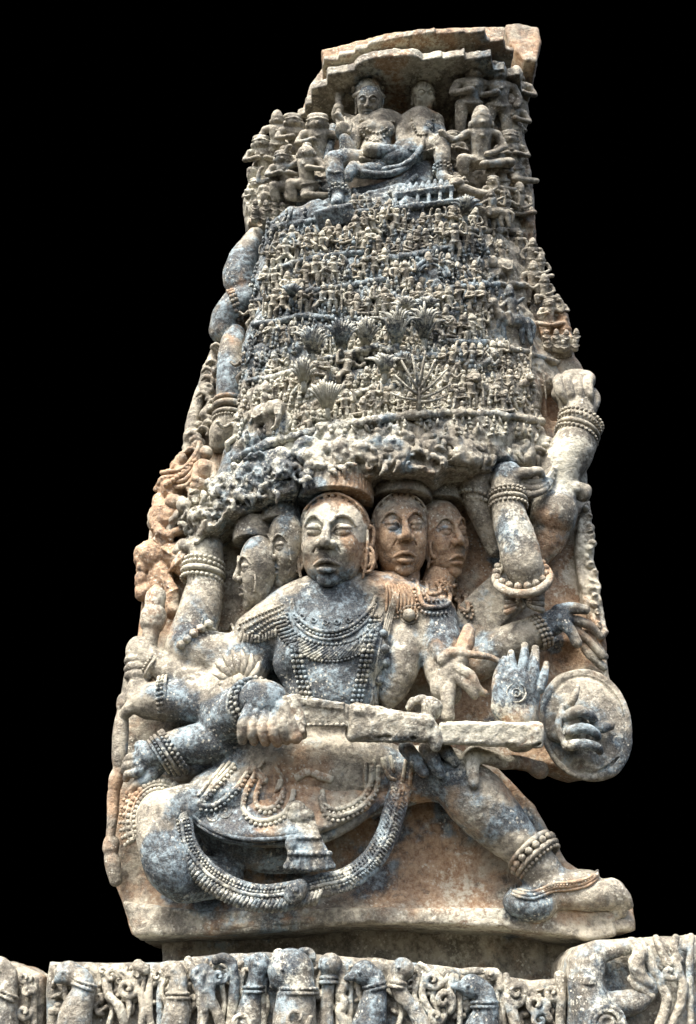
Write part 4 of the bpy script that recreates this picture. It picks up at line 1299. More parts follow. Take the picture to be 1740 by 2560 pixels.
# ------------------------------------------------------------------ the mountain itself
MT = [(449, 1300), (470, 1275), (531, 1215), (537, 1180), (552, 1125), (574, 1085), (598, 1001), (600, 930), (603, 859), (622, 802), (632, 688), (648, 610), (668, 556), (720, 520), (800, 505), (900, 500), (1000, 480), (1150, 470), (1335, 490), (1342, 640), (1338, 716),
      (1385, 800), (1432, 868), (1418, 900), (1372, 932), (1362, 1000), (1366, 1100), (1340, 1160), (1240, 1170), (1180, 1200), (1100, 1200), (930, 1190), (838, 1185), (741, 1215), (657, 1240), (586, 1258), (533, 1290), (488, 1316)]
_xc, _zt, _zb = W(960, 700, 150)[0], W(960, 480, 200)[2], W(960, 1200, 250)[2]
def mt_front(X, Z):
    q = np.clip((Z - _zb) / (_zt - _zb), 0, 1)
    half = 0.60 - 0.06 * q
    sx = np.abs((X - _xc + 0.03) / half)
    base = 275 - 95 * q ** 0.9
    fall = np.clip(1 - np.clip(sx, 0, 1.2) ** 2.6, -0.4, 1)
    n = np.stack([X.ravel(), np.zeros(X.size), Z.ravel()], 1)
    lump = (fbm(n, 26.0, 3) * 26 + fbm(n + 5, 9.0, 2) * 30).reshape(X.shape)
    return 20 + base * fall + lump
s = Sculpt(0.0042)
s.plate(MT, 150, mt_front, -120, rnd=30)
s.ell(905, 905, 235, (62, 22, 60), roll=10, k=8, op='sub')
s.ell(780, 925, 225, (70, 12, 40), roll=12, k=8, op='sub')
s.ell(1270, 700, 140, (40, 16, 30), k=6, op='sub')
s.ell(1110, 1130, 260, (26, 22, 30), k=6, op='sub')
s.ell(1050, 960, 240, (30, 14, 30), k=6, op='sub')
s.build()
mt = s
mountain = carve("mountain", s, panel, (0.24, 0.06, 0.26), "carved mountain of stacked ledges crowded with tiny figures", rough=0.004, rscale=60, keep=True)
tick("mountain")
def shelf(pts, r=9, out=0.012, name="ledge", flat=0.8):
    P, Q = on(pts, out, 10, [mt])
    s = Sculpt(0.0034)
    rr = [r * S(q[0], q[1], 200) * (0.8 + 0.4 * random.random()) for q in Q]
    s.w_tube(list(P), rr, 0.004)
    s.w_tube([p + np.array([0, .022, 0.004]) for p in P], rr, 0.01)
    return carve(name, s, mountain, (0.30, 0.02, 0.24), rough=0.005, rscale=55)
random.seed(11)
LEDGES = [[(672, 585), (700, 565), (780, 552), (880, 532), (1000, 520), (1120, 505)],
          [(655, 690), (700, 668), (774, 648), (836, 638), (900, 632)], [(905, 650), (1018, 640), (1100, 622), (1138, 618)],
          [(1140, 578), (1230, 576), (1332, 580)],
          [(640, 752), (700, 742), (768, 728), (860, 716), (961, 699)], [(1130, 722), (1200, 712), (1337, 712)],
          [(634, 812), (700, 802), (756, 790), (830, 795)], [(900, 800), (1007, 802), (1080, 788), (1138, 785)],
          [(1120, 852), (1190, 856), (1252, 864), (1337, 888), (1395, 905)],
          [(620, 952), (680, 942), (739, 926)], [(775, 908), (850, 888), (900, 876), (939, 868), (985, 878)], [(1000, 905), (1060, 892), (1120, 885)],
          [(840, 1000), (900, 982), (960, 966), (1010, 960)],
          [(585, 1150), (640, 1122), (700, 1100), (779, 1081), (860, 1064), (939, 1050), (1053, 1035), (1167, 1032), (1260, 1038), (1352, 1054)]]
for L in LEDGES:
    shelf(L, 11 if L[0][1] > 1000 else 8)
tick("ledges")

# rows of small people: (line of feet), height in pixels
ROWS = [([(690, 640), (800, 622), (900, 600), (1010, 585), (1120, 575)], 46), ([(845, 545), (900, 540), (970, 532)], 40), ([(1150, 574), (1330, 574)], 66),
        ([(650, 682), (774, 642), (900, 628)], 46), ([(905, 645), (1018, 632), (1138, 614)], 48), ([(1140, 640), (1200, 640)], 54), ([(1150, 708), (1220, 706)], 58), ([(1300, 640), (1345, 650)], 60),
        ([(642, 742), (768, 720), (961, 692)], 50), ([(965, 720), (1050, 715), (1120, 705)], 52), ([(1296, 706), (1336, 708)], 46),
        ([(636, 803), (756, 782), (880, 778)], 48), ([(890, 792), (1007, 795), (1100, 780)], 54), ([(1120, 780), (1230, 790)], 56),
        ([(650, 868), (700, 865), (760, 855)], 46), ([(820, 890), (990, 855)], 44), ([(1010, 866), (1120, 850)], 50), ([(1130, 850), (1200, 850)], 50), ([(1320, 860), (1410, 895)], 48),
        ([(618, 944), (690, 935)], 60), ([(765, 985), (800, 975), (860, 960)], 54), ([(690, 1000), (740, 990), (770, 985)], 44), ([(1010, 930), (1130, 925)], 44), ([(1150, 930), (1250, 925), (1350, 938)], 52),
        ([(620, 1010), (690, 1000)], 44), ([(850, 1000), (940, 980), (990, 975)], 44), ([(1040, 985), (1130, 980), (1180, 975)], 46), ([(1250, 990), (1350, 990)], 50),
        ([(590, 1120), (640, 1105)], 66), ([(720, 1085), (780, 1070), (860, 1052), (960, 1030)], 48), ([(980, 1030), (1060, 1022), (1160, 1020)], 46), ([(1180, 1020), (1340, 1040)], 54)]
KINDS = list('abcdefghijklm') + ['e', 'g', 'couple', 'crowd2']
rr = random.Random(5)
n_fig = 0
skip = [(1275, 815, 70, 60), (1255, 660, 50, 45), (680, 1035, 45, 45), (830, 545, 55, 35), (1070, 690, 40, 40), (1060, 515, 70, 26)]
def tint_at(u, v):
    warm = 0.2 * max(0, min(1, (v - 840) / 250)) + 0.3 * max(0, min(1, (u - 1180) / 160))
    return (0.27 - warm + rr.uniform(-.12, .12), max(0, warm - .1) + rr.uniform(0, .1), 0.40 + rr.uniform(-.16, .2))
for pts, h in ROWS:
    Q = resample(spline(pts, 6), h * 0.50)
    P = hits([mt], Q)
    for q, p in zip(Q, P):
        if (q[0] > 1308 and q[1] < 760) or any(abs(q[0] - a) < c and abs(q[1] - h * .5 - b) < d_ for a, b, c, d_ in skip):
            continue
        k = rr.choice(KINDS)
        hh = h * rr.uniform(.95, 1.22) * (0.8 if k in ('couple', 'crowd2', 'e', 'f', 'g', 'm') else 1)
        place(k, p + np.array([0, 0.014 + (.03 if q[0] > 1285 or q[0] < 665 else 0), 0]), hh * S(q[0], q[1], 200) * 1.25, mountain, "figure", tint_at(*q), yaw=rr.uniform(-30, 30) + (960 - q[0]) * -0.05, roll=rr.uniform(-5, 5), flip=rr.random() < .5, depth=1.5, wide=1.2)
        n_fig += 1
print("figures:", n_fig)
# bigger beasts
for kind, u, v, h, yaw, flip, t, lab in [('horse', 1272, 852, 112, 12, False, (0.62, 0.0, 0.15), "grey horse with a rider on the right ledge of the mountain"), ('elephant', 1250, 706, 86, 10, False, (0.2, .2, .35), None), ('elephant', 672, 1080, 96, -30, True, (0.15, .2, .4), "elephant at the lower left of the mountain"),
                                         ('couple', 1072, 712, 74, 0, False, (0.1, .1, .35), None), ('flyer', 1200, 945, 76, 0, True, (0.35, .1, .3), None), ('lion', 1210, 1000, 70, 20, False, (0.3, .2, .2), None), ('lion', 1300, 985, 60, 0, True, (0.1, .2, .3), None)]:
    p = hits([mt], [(u, v)])[0]
    place(kind, p + np.array([0, 0.03, 0]), h * S(u, v, 200) * 1.2, mountain, {'horse': 'horse_rider', 'couple': 'figure', 'flyer': 'figure'}.get(kind, kind), t, yaw, 0, flip, label=lab, depth=1.2)
# flat slab and pillared gallery
s = Sculpt(0.003)
s.bar((790, 552, 205), (884, 530, 215), 24, 24, rnd=6)
carve("rock_face", s, mountain, (0.55, 0.0, 0.3), rough=0.006, rscale=40)
s = Sculpt(0.0028)
s.bar((984, 524, 200), (1132, 502, 205), 6, 22, rnd=3)
s.bar((984, 490, 196), (1132, 470, 200), 8, 24, rnd=3)
for i in range(6):
    u = 988 + i * 28
    v = 519 - i * 4.2
    s.tube([(u, v, 215, 5), (u, v - 26, 213, 5)], k=2)
    s.tube([(u, v - 28, 213, 8), (u, v - 32, 213, 8)], k=2)
s.bar((984, 505, 150), (1132, 486, 150), 30, 6, rnd=3)
for i in range(11):
    u = 978 + i * 15.5
    s.tube([(u, 483 - i * 2.1, 205, 9), (u + 1, 466 - i * 2.1, 200, 4)], k=3)
gal = carve("pillared_gallery", s, mountain, (0.4, 0.0, 0.35), "small row of pillared niches below the seated couple", rough=0.002)
for i in range(5):
    place('e' if i % 2 else 'f', W(1002 + i * 28, 516 - i * 4.2, 185), 25 * S(1050, 500, 190) * 1.2, mountain, "figure", (0.25, 0, .4))
# arch over a group
b = Buf()
for r, w in ((46, 6), (36, 4)):
    uv = [(1078 + r * math.cos(a), 700 - r * 1.1 * math.sin(a)) for a in np.linspace(.2, 2.6, 12)]
    P, Q = on(uv, 0.02, 8, [mt])
    b.sweep(P, w * S(1078, 690, 200), 7)
put("arch", make_mesh("arch", b.polys(), 0.002, 80), mountain, (0.2, 0.05, 0.3))
# fan-leaved trees
def fan_tree(u, v, w, h, n=11, trunk=20, tint=(0.28, 0.0, 0.36)):
    p0 = hits([mt], [(u, v)])[0]
    k = S(u, v, 200)
    n0 = frame(p0.copy())
    p0 = p0 + n0[:, 2] * 0.022
    b = Buf()
    c = p0 + n0[:, 1] * trunk * k
    b.sweep([p0 - n0[:, 1] * 4 * k, c], 7 * k, 7)
    ln, spread, fan_c = rr.uniform(-.25, .25), rr.uniform(.42, .68), rr.uniform(.15, .4)
    n = n + rr.choice((-2, 0, 1, 2))
    for i in range(n):
        a = (i / (n - 1) - .5) * 2 + ln * .4
        H = (h - trunk) * (1 - fan_c * a * a) * rr.uniform(.88, 1.06)
        A = c + n0[:, 0] * a * w * .10 * k
        m1 = c + n0[:, 0] * a * w * .20 * k + n0[:, 1] * H * .45 * k + n0[:, 2] * 0.020
        m2 = c + n0[:, 0] * a * w * .36 * k + n0[:, 1] * H * .85 * k + n0[:, 2] * 0.022
        tip = c + n0[:, 0] * a * w * spread * k + n0[:, 1] * H * (1.02 - .1 * abs(a)) * k + n0[:, 2] * 0.008
        Q = spline([A, m1, m2, tip], 4)
        b.sweep(Q, np.interp(np.linspace(0, 1, len(Q)), [0, .3, .8, 1], [2.6, 3.4, 3.8, 1.8]) * k, 6)
    put("tree", make_mesh("tree", b.polys(), 0.001, 90), mountain, tint)
for a in [(782, 905, 84, 88), (852, 890, 84, 92), (915, 884, 76, 90), (990, 880, 90, 106), (1058, 868, 80, 104), (760, 975, 70, 80), (820, 1042, 104, 88), (960, 955, 70, 70), (1005, 950, 64, 72), (1065, 800, 60, 60), (1010, 800, 56, 56), (730, 760, 50, 50), (1160, 560, 60, 70)]:
    fan_tree(*a)
b = Buf()
p0 = hits([mt], [(1046, 1030)])[0]
fr0 = frame(p0.copy())
p0 = p0 + fr0[:, 2] * .016
k = S(1046, 1000, 200)
b.sweep([p0, p0 + fr0[:, 1] * 60 * k], np.array([8, 6]) * k, 7)
for a, l in [(-75, 70), (-50, 75), (-30, 85), (-12, 80), (10, 88), (28, 84), (48, 90), (66, 84), (80, 60)]:
    r = math.radians(a)
    c = p0 + fr0[:, 1] * (25 + (80 - abs(a)) * .5) * k
    e = c + (fr0[:, 0] * math.sin(r) + fr0[:, 1] * math.cos(r)) * l * k
    b.sweep(spline([c, (c + e) / 2 + fr0[:, 2] * .01 - fr0[:, 1] * 4 * k, e], 4), np.linspace(5, 2.4, 9) * k, 6)
put("tree", make_mesh("tree", b.polys(), 0.001, 90), mountain, (0.2, 0.1, 0.4), "bare branching tree low on the mountain")
# the countless smallest heads and leaves between them
b = Buf()
rs = np.random.RandomState(3)
cand = []
for j, v in enumerate(np.arange(525, 1075, 21)):
    for u in np.arange(600 + (j % 2) * 8, 1400, 16.5):
        cand.append((u + rs.uniform(-4, 4), v + rs.uniform(-5, 5) - 0.05 * (u - 900) * (u < 1100)))
cand = np.array(cand)
P = hits([mt], cand)
for q, p in zip(cand, P):
    if p[1] > -0.10 or rs.rand() < .12 or any(abs(q[0] - a) < c * .6 and abs(q[1] - bb) < d_ * .6 for a, bb, c, d_ in skip):
        continue
    k = S(q[0], q[1], 200)
    r = rs.uniform(4.6, 6.8) * k
    n0 = frame(p.copy())
    x, up, n = n0[:, 0], n0[:, 1], n0[:, 2]
    o = p + n * r * rs.uniform(.5, 1.6) + x * 0
    if rs.rand() < .8:
        b.bead(o + n * r * .5, r, 1.2)
        b.sweep([o + up * r * .6, o + up * r * 2.5], np.array([.95, .25]) * r, 6)
        b.bead(o - up * r * 1.9, r * 1.3, 1.3)
        if rs.rand() < .5:
            q2 = rs.choice([-1, 1])
            b.sweep([o - up * r * 1.4 + x * q2 * r * 1.2, o - up * r * 2.4 + x * q2 * r * 1.7 + n * r, o - up * r * 1.6 + n * r * 1.8], np.array([.5, .45, .4]) * r, 5)
    else:
        d_ = x * rs.uniform(-.6, .6) + up
        d_ /= np.linalg.norm(d_)
        b.sweep([o - d_ * r * 2.4, o + n * r * .6, o + d_ * r * 2.4], np.array([.7, .8, .3]) * r, 6)
o = put("crowd_of_heads", make_mesh("crowd_of_heads", b.polys(), 0.002, 90), mountain, (0.28, 0.03, 0.40))
o['kind'] = 'stuff'
tick("crowd")

# ------------------------------------------------------------------ the rough rim of the mountain with its beasts
s = Sculpt(0.0036)
RIM = [(449, 1305, 60), (490, 1285, 110), (540, 1245, 150), (600, 1215, 190), (670, 1195, 225), (750, 1165, 255), (838, 1140, 270), (930, 1125, 275), (1020, 1120, 270), (1110, 1120, 245), (1200, 1105, 200), (1300, 1100, 140), (1355, 1110, 90)]
_rx = np.array([W(u, v, d)[0] for u, v, d in RIM])
_rd = np.array([r[2] for r in RIM], float)
def rim_front(X, Z):
    n = np.stack([X.ravel(), np.zeros(X.size), Z.ravel()], 1)
    return (np.interp(X.ravel(), _rx, _rd) - 4 + fbm(n, 15.0, 4) * 44 + np.abs(fbm(n + 3, 34.0, 3)) * 44).reshape(X.shape)
s.plate([(446, 1296), (470, 1272), (530, 1218), (545, 1170), (585, 1152), (640, 1128), (700, 1106), (779, 1088), (860, 1070), (939, 1058), (1053, 1044), (1167, 1040), (1260, 1046), (1352, 1060), (1362, 1100), (1345, 1150), (1240, 1160), (1180, 1178), (1120, 1180), (1085, 1206), (1050, 1198), (1000, 1202), (950, 1196), (925, 1208), (880, 1202), (838, 1202), (790, 1206), (752, 1224), (741, 1240), (700, 1244), (657, 1256), (620, 1262), (590, 1274), (560, 1276), (533, 1298), (505, 1304), (488, 1322), (455, 1324)], 215, rim_front, -60, rnd=16)
s.ell(838, 1186, 185, (102, 30, 72), k=14)
s.ell(1003, 1186, 145, (84, 28, 66), k=14)
s.ell(1100, 1200, 95, (66, 26, 56), k=14)
rq = random.Random(21)
for u, v, d in spline(RIM, 3):
    for _ in range(3):
        a, c = rq.uniform(-30, 30), rq.uniform(-52, 44)
        if u < 1000:
            s.ell(u + a, v + c, d - 2 - abs(c) * .1, (rq.uniform(9, 26), rq.uniform(8, 20), rq.uniform(12, 24)), roll=rq.uniform(-60, 60), k=3)
        a, c, l = rq.uniform(-34, 34), rq.uniform(-46, 46), rq.uniform(-1.6, 1.6)
        dd = d + 6
        s.tube([(u + a - 18 * math.cos(l), v + c - 18 * math.sin(l), dd, 3), (u + a + rq.uniform(-6, 6), v + c + rq.uniform(-6, 6), dd + 4, rq.uniform(6, 10)), (u + a + 18 * math.cos(l), v + c + 18 * math.sin(l), dd, 3)], k=4, op='sub')
SC_ = [[(1065, 1095), (1050, 1118), (1075, 1135), (1105, 1150)], [(990, 1075), (985, 1100), (1010, 1118), (1015, 1140)], [(1095, 1060), (1085, 1085), (1105, 1105), (1100, 1130)], [(1140, 1060), (1135, 1090), (1145, 1125)], [(1180, 1065), (1172, 1095), (1185, 1125)],
       [(1235, 1065), (1250, 1090), (1262, 1110), (1230, 1125), (1200, 1118)], [(1290, 1078), (1318, 1066), (1350, 1080), (1352, 1105), (1330, 1120), (1318, 1140)], [(1330, 1095), (1322, 1120), (1345, 1150), (1355, 1120)], [(960, 1080), (940, 1100), (965, 1130), (1005, 1142)], [(910, 1085), (920, 1110), (900, 1130), (930, 1150)],
       [(820, 1100), (845, 1085), (870, 1100), (880, 1130), (855, 1150)], [(740, 1130), (760, 1105), (790, 1110), (800, 1140), (775, 1165)], [(680, 1150), (700, 1130), (720, 1150), (710, 1180)], [(600, 1190), (625, 1165), (650, 1180), (640, 1210)], [(540, 1230), (560, 1195), (580, 1210), (575, 1240)]]
for pts in SC_:
    Q = []
    for u, v in pts:
        i = np.interp(u, [r[0] for r in RIM], [r[2] for r in RIM])
        Q.append((u, v, i + 6, 13 if u > 950 else 15))
    s.tube(Q, k=4, sub=3)
for u, v, d in spline(RIM, 4):
    for _ in range(2):
        a, c = rq.uniform(-22, 22), rq.uniform(-44, 44)
        t0, R, sg = rq.uniform(0, 6), rq.uniform(9, 17), rq.choice((-1, 1))
        s.tube([(u + a + R * (1 - i / 11) * math.cos(t0 + sg * i * .62), v + c + R * (1 - i / 11) * math.sin(t0 + sg * i * .62), d + 14 - abs(c) * .2, 5.5 - i * .25) for i in range(9)], k=2, sub=2)
        l = rq.uniform(-1.2, 1.2)
        s.tube([(u - a, v - c, d + 8, 6), (u - a + 14 * math.cos(l), v - c + 14 * math.sin(l), d + 20, 7), (u - a + 30 * math.cos(l + .7), v - c + 30 * math.sin(l + .7), d + 10, 4)], k=2, sub=3)
for u, v, r in [(1078, 1122, 18), (1020, 1095, 20), (1110, 1090, 16), (1205, 1110, 22), (1160, 1095, 18), (1285, 1130, 24), (850, 1120, 30), (770, 1140, 26), (700, 1165, 26), (905, 1120, 26)]:
    i = np.interp(u, [q[0] for q in RIM], [q[2] for q in RIM])
    s.ell(u, v, i + 6, (r, r * .85, r * .8), k=5)
carve("mountain_rim", s, mountain, (0.26, 0.08, 0.26), "rough overhanging rim of the mountain with worn beasts", rough=0.005, rscale=50)
tick("rim")
# ------------------------------------------------------------------ canopy: stacked level slabs with stepped outlines
def plane_hit(u, v, z):
    r = ray(u, v)
    t = z / r[2]
    return (CAM + t * r)[:2]
def hplate(s, px, z0, z1, back=0.10, inset=0.0, rnd=0.004, k=0.002):
    V = np.array([plane_hit(u, v, z0) for u, v in px])
    V = V + np.array([0, inset])
    V = np.vstack([V, [[V[-1, 0], back], [V[0, 0], back]]])
    lo = np.array([V[:, 0].min(), V[:, 1].min(), z0])
    hi = np.array([V[:, 0].max(), V[:, 1].max(), z1])
    def fn(x, y, z):
        X, Y = np.broadcast_arrays(x[:, :, 0], y[:, :, 0])
        dd = np.full(X.shape, 1e9, np.float32)
        sg = np.ones(X.shape, np.float32)
        n = len(V)
        for i in range(n):
            a, b = V[i], V[(i + 1) % n]
            ex, ey = b - a
            wx, wy = X - a[0], Y - a[1]
            h = np.clip((wx * ex + wy * ey) / (ex * ex + ey * ey + 1e-12), 0, 1)
            dd = np.minimum(dd, (wx - ex * h) ** 2 + (wy - ey * h) ** 2)
            c1, c2, c3 = Y >= a[1], Y < b[1], ex * wy > ey * wx
            fl = (c1 & c2 & c3) | (~c1 & ~c2 & ~c3)
            sg = np.where(fl, -sg, sg)
        f2 = (sg * np.sqrt(dd)).astype(np.float32)[:, :, None]
        dz = np.maximum(z0 - z, z - z1)
        a, b = f2 + rnd, dz + rnd
        return np.minimum(np.maximum(a, b), 0) + np.sqrt(np.maximum(a, 0) ** 2 + np.maximum(b, 0) ** 2) - rnd
    return s.add(fn, lo, hi, k)
ZB, ZA = 3.03, 3.125
EB = [(742, 322), (744, 290), (762, 286), (764, 262), (778, 258), (778, 224), (817, 213), (818, 187), (886, 176), (888, 166), (905, 154), (940, 145), (985, 140), (1030, 138), (1050, 144), (1056, 151), (1105, 143), (1107, 148), (1155, 140), (1162, 138), (1163, 149), (1228, 141), (1231, 160), (1236, 177), (1262, 172), (1266, 190), (1302, 186), (1304, 230)]
EA = [(806, 168), (810, 150), (845, 150), (848, 140), (885, 136), (888, 126), (918, 122), (922, 112), (960, 102), (1010, 92), (1060, 84), (1086, 80), (1089, 86), (1128, 82), (1130, 82), (1160, 80), (1163, 84), (1212, 78), (1216, 100), (1226, 106), (1258, 100), (1264, 124), (1285, 130)]
s = Sculpt(0.0042)
hplate(s, EB, ZB, ZB + 0.036)
hplate(s, EB, ZB + 0.03, ZB + 0.048, inset=0.012)
hplate(s, EB, ZB + 0.042, ZB + 0.075, inset=0.003)
canopy = carve("canopy", s, panel, (0.02, 0.14, 0.40), "stepped stone canopy over the seated couple", rough=0.005, rscale=50)
s = Sculpt(0.0042)
hplate(s, EA, ZA, ZA + 0.024, back=0.14)
hplate(s, EA, ZA + 0.02, ZA + 0.032, back=0.14, inset=0.010)
hplate(s, EA, ZA + 0.029, ZA + 0.05, back=0.14, inset=0.003)
carve("upper_cornice", s, canopy, (0.0, 0.45, 0.22), rough=0.006, rscale=40)
s = Sculpt(0.005)
s.plate([(804, 128), (870, 112), (975, 84), (1090, 74), (1210, 70), (1335, 76), (1353, 104), (1341, 156), (1310, 165), (1300, 260), (1240, 230), (820, 230), (812, 160)], 20, 30, -160, rnd=10)
s.plate([(1262, 62), (1300, 60), (1345, 70), (1353, 104), (1341, 156), (1310, 152), (1275, 112)], 105, 110, -100, rnd=8)
carve("cornice_wall", s, canopy, (0.0, 0.5, 0.0), rough=0.007, rscale=30)
tick("canopy")

# ------------------------------------------------------------------ the seated couple
s = Sculpt(0.0027)
s.tube([(938, 400, 140, 46), (943, 355, 145, 35), (945, 318, 145, 42)], k=10)
s.tube([(892, 318, 145, 24), (925, 300, 150, 26), (968, 300, 150, 26), (1000, 312, 145, 22)], k=12)
s.tube([(932, 300, 155, 20), (926, 275, 160, 19)], k=8)
s.ell(920, 325, 178, (26, 22, 18), k=8); s.ell(962, 325, 178, (26, 22, 18), k=8)
s.tube([(892, 322, 145, 22), (878, 362, 165, 21), (868, 372, 185, 20)], k=6)
s.tube([(870, 372, 190, 19), (862, 350, 205, 15)], k=5)
s.ell(857, 328, 208, (20, 24, 10), k=5)
for i in range(4):
    s.tube([(846 + 9 * i, 315, 212, 6), (843 + 9.5 * i, 298 - (3 if i in (1, 2) else 0), 210, 4.5)], k=2)
s.tube([(872, 330, 212, 6), (878, 312, 208, 5)], k=2)
s.tube([(898, 312, 130, 18), (862, 300, 120, 17), (845, 290, 140, 16), (846, 272, 160, 14)], k=6)
s.tube([(1000, 318, 140, 20), (1010, 350, 150, 19), (1000, 372, 175, 18)], k=6)
s.tube([(1000, 382, 190, 17), (960, 378, 205, 18), (925, 374, 208, 19)], k=4)
s.ell(945, 412, 130, (70, 28, 50), k=8)
s.tube([(905, 405, 150, 28), (860, 400, 190, 27), (836, 404, 200, 25)], k=6)
s.tube([(834, 404, 200, 25), (838, 440, 200, 23), (845, 468, 195, 18), (846, 486, 190, 15)], k=8)
s.tube([(846, 492, 190, 17), (842, 503, 210, 15), (836, 507, 230, 9)], k=6)
s.tube([(970, 424, 150, 24), (920, 428, 190, 20), (884, 426, 205, 16)], k=5)
s.tube([(884, 420, 205, 17), (876, 432, 212, 15), (872, 446, 210, 10)], k=4)
s.tube([(895, 408, 205, 6), (900, 425, 215, 7), (940, 436, 215, 8), (990, 430, 205, 8), (1030, 405, 190, 7), (1040, 370, 180, 7)], k=3)
s.build()
god = carve("seated_god", s, panel, (0.16, 0.05, 0.28), "seated crowned god with a raised open palm under the canopy", rough=0.0022, keep=True)
GS = [s]
h = Sculpt(0.002)
L = head(h, 923, 258, 186, 32, 41, yaw=-8, pitch=-2)
carve("head", h, god, (0.40, 0.0, 0.12), "dark grey face of the seated god", rough=0.001, rscale=80)
h = Sculpt(0.002)
h.tube([(922, 236, 180, 34), (921, 222, 178, 34), (919, 208, 174, 26), (917, 197, 172, 14), (916, 188, 170, 5)], k=2)
h.tube([(886, 240, 190, 6), (902, 232, 212, 7), (922, 229, 220, 8), (943, 232, 212, 7), (958, 241, 190, 6)], k=1)
for r, (n, y, R, d) in enumerate([(7, 220, 36, 216), (5, 207, 28, 206), (3, 196, 14, 194)]):
    for i in range(n):
        x = (i / (n - 1) - .5) * 2
        h.ell(920 + x * R, y + 4 * x * x, d - abs(x) ** 2 * 30, (R / n * 1.05, 10, 8), k=0.5)
carve("crown", h, god, (0.12, 0.0, 0.42), rough=0.001, rscale=80)
h = Sculpt(0.0025)
h.tube([(847, 285, 165, 8), (846, 240, 158, 8)], k=2)
h.ell(847, 232, 156, (16, 24, 12), k=3); h.tube([(847, 215, 154, 7), (847, 205, 152, 3)], k=3)
h.tube([(834, 232, 154, 5), (836, 215, 152, 4)], k=2); h.tube([(860, 232, 154, 5), (858, 215, 152, 4)], k=2)
carve("trident", h, god, (0.25, 0.05, 0.3), rough=0.001)
h = Sculpt(0.0025)
h.tube([(832, 318, 150, 10), (826, 360, 160, 11), (815, 405, 165, 9)], k=3)
carve("staff", h, god, (0.5, 0.0, 0.2), rough=0.0015)
b = Buf()
for p in [[(905, 300), (915, 322), (935, 332), (958, 328), (978, 305)], [(900, 298), (905, 335), (930, 352), (965, 340), (985, 305)]]:
    P, Q = on(p, .003, 9, GS)
    for q in P:
        b.bead(q, 0.0065)
for p in [[(900, 395), (930, 402), (975, 400), (1000, 392)], [(820, 425), (838, 432), (862, 424)]]:
    cord(b, p, 5, .003, GS)
for v in (474, 484):
    ring(b, 846, v, 193, 23, 90, beads=4.5)
wear("jewellery", b, (0.15, 0.0, 0.4), parent=god)
s = Sculpt(0.0027)
s.tube([(1050, 375, 140, 44), (1052, 330, 150, 36), (1050, 305, 150, 38)], k=12)
s.tube([(1012, 308, 145, 22), (1050, 292, 145, 24), (1088, 305, 140, 22)], k=10)
s.tube([(1055, 290, 145, 17), (1060, 262, 145, 17)], k=6)
s.ell(1035, 322, 175, (19, 18, 17), k=6); s.ell(1068, 322, 175, (19, 18, 17), k=6)
s.tube([(1012, 310, 150, 18), (1004, 345, 165, 17), (1025, 370, 185, 15)], k=5)
s.tube([(1090, 308, 140, 18), (1098, 335, 150, 17), (1085, 350, 180, 15), (1065, 335, 195, 13)], k=5)
s.tube([(1055, 380, 140, 30), (1085, 366, 180, 27), (1100, 360, 195, 24)], k=6)
s.tube([(1103, 358, 195, 23), (1106, 392, 190, 22), (1106, 420, 180, 16), (1106, 432, 178, 15)], k=8)
s.tube([(1106, 436, 178, 16), (1110, 446, 195, 14), (1130, 448, 205, 9)], k=5)
s.tube([(1040, 390, 150, 32), (1000, 392, 180, 26), (975, 396, 190, 20)], k=8)
s.tube([(1060, 290, 175, 5), (1062, 330, 195, 6), (1050, 375, 200, 7), (1010, 412, 205, 7), (960, 424, 208, 7)], k=2)
s.build()
goddess = carve("seated_goddess", s, panel, (0.18, 0.05, 0.32), "goddess seated on the god's knee, one shin hanging down", rough=0.0022, keep=True)
h = Sculpt(0.002)
L = head(h, 1058, 240, 172, 29, 36, yaw=14, pitch=-4, worn=True, ears=True)
h.ell(1060, 218, 166, (32, 18, 30), k=3)
h.ell(1104, 218, 140, (32, 38, 20), k=5); h.ell(1106, 218, 160, (20, 25, 8), k=3)
carve("head", h, goddess, (0.0, 0.1, 0.5), "worn pale head of the goddess with a round hair knot", rough=0.004, rscale=45)
b = Buf()
for p in [[(1030, 300), (1040, 330), (1055, 338), (1075, 325), (1082, 300)], [(1020, 372), (1050, 382), (1085, 372)]]:
    P, Q = on(p, .003, 8, [s])
    for q in P:
        b.bead(q, 0.006)
for v in (420, 429):
    ring(b, 1106, v, 180, 22, 90, beads=4.5)
wear("jewellery", b, (0.2, 0.0, 0.35), parent=goddess)
s = Sculpt(0.0034)
s.plate([(872, 500), (880, 470), (930, 462), (1000, 440), (1035, 402), (1082, 400), (1086, 455), (1060, 480), (960, 496)], 150, 165, -20, rnd=26)
s.tube([(884, 474, 170, 6), (900, 492, 178, 8), (950, 490, 180, 8), (1000, 470, 178, 7), (1040, 440, 175, 6)], k=3)
carve("rock_seat", s, panel, (0.36, 0.0, 0.32), "smooth blue-grey rock seat of the couple", rough=0.003, rscale=25)
tick("couple")

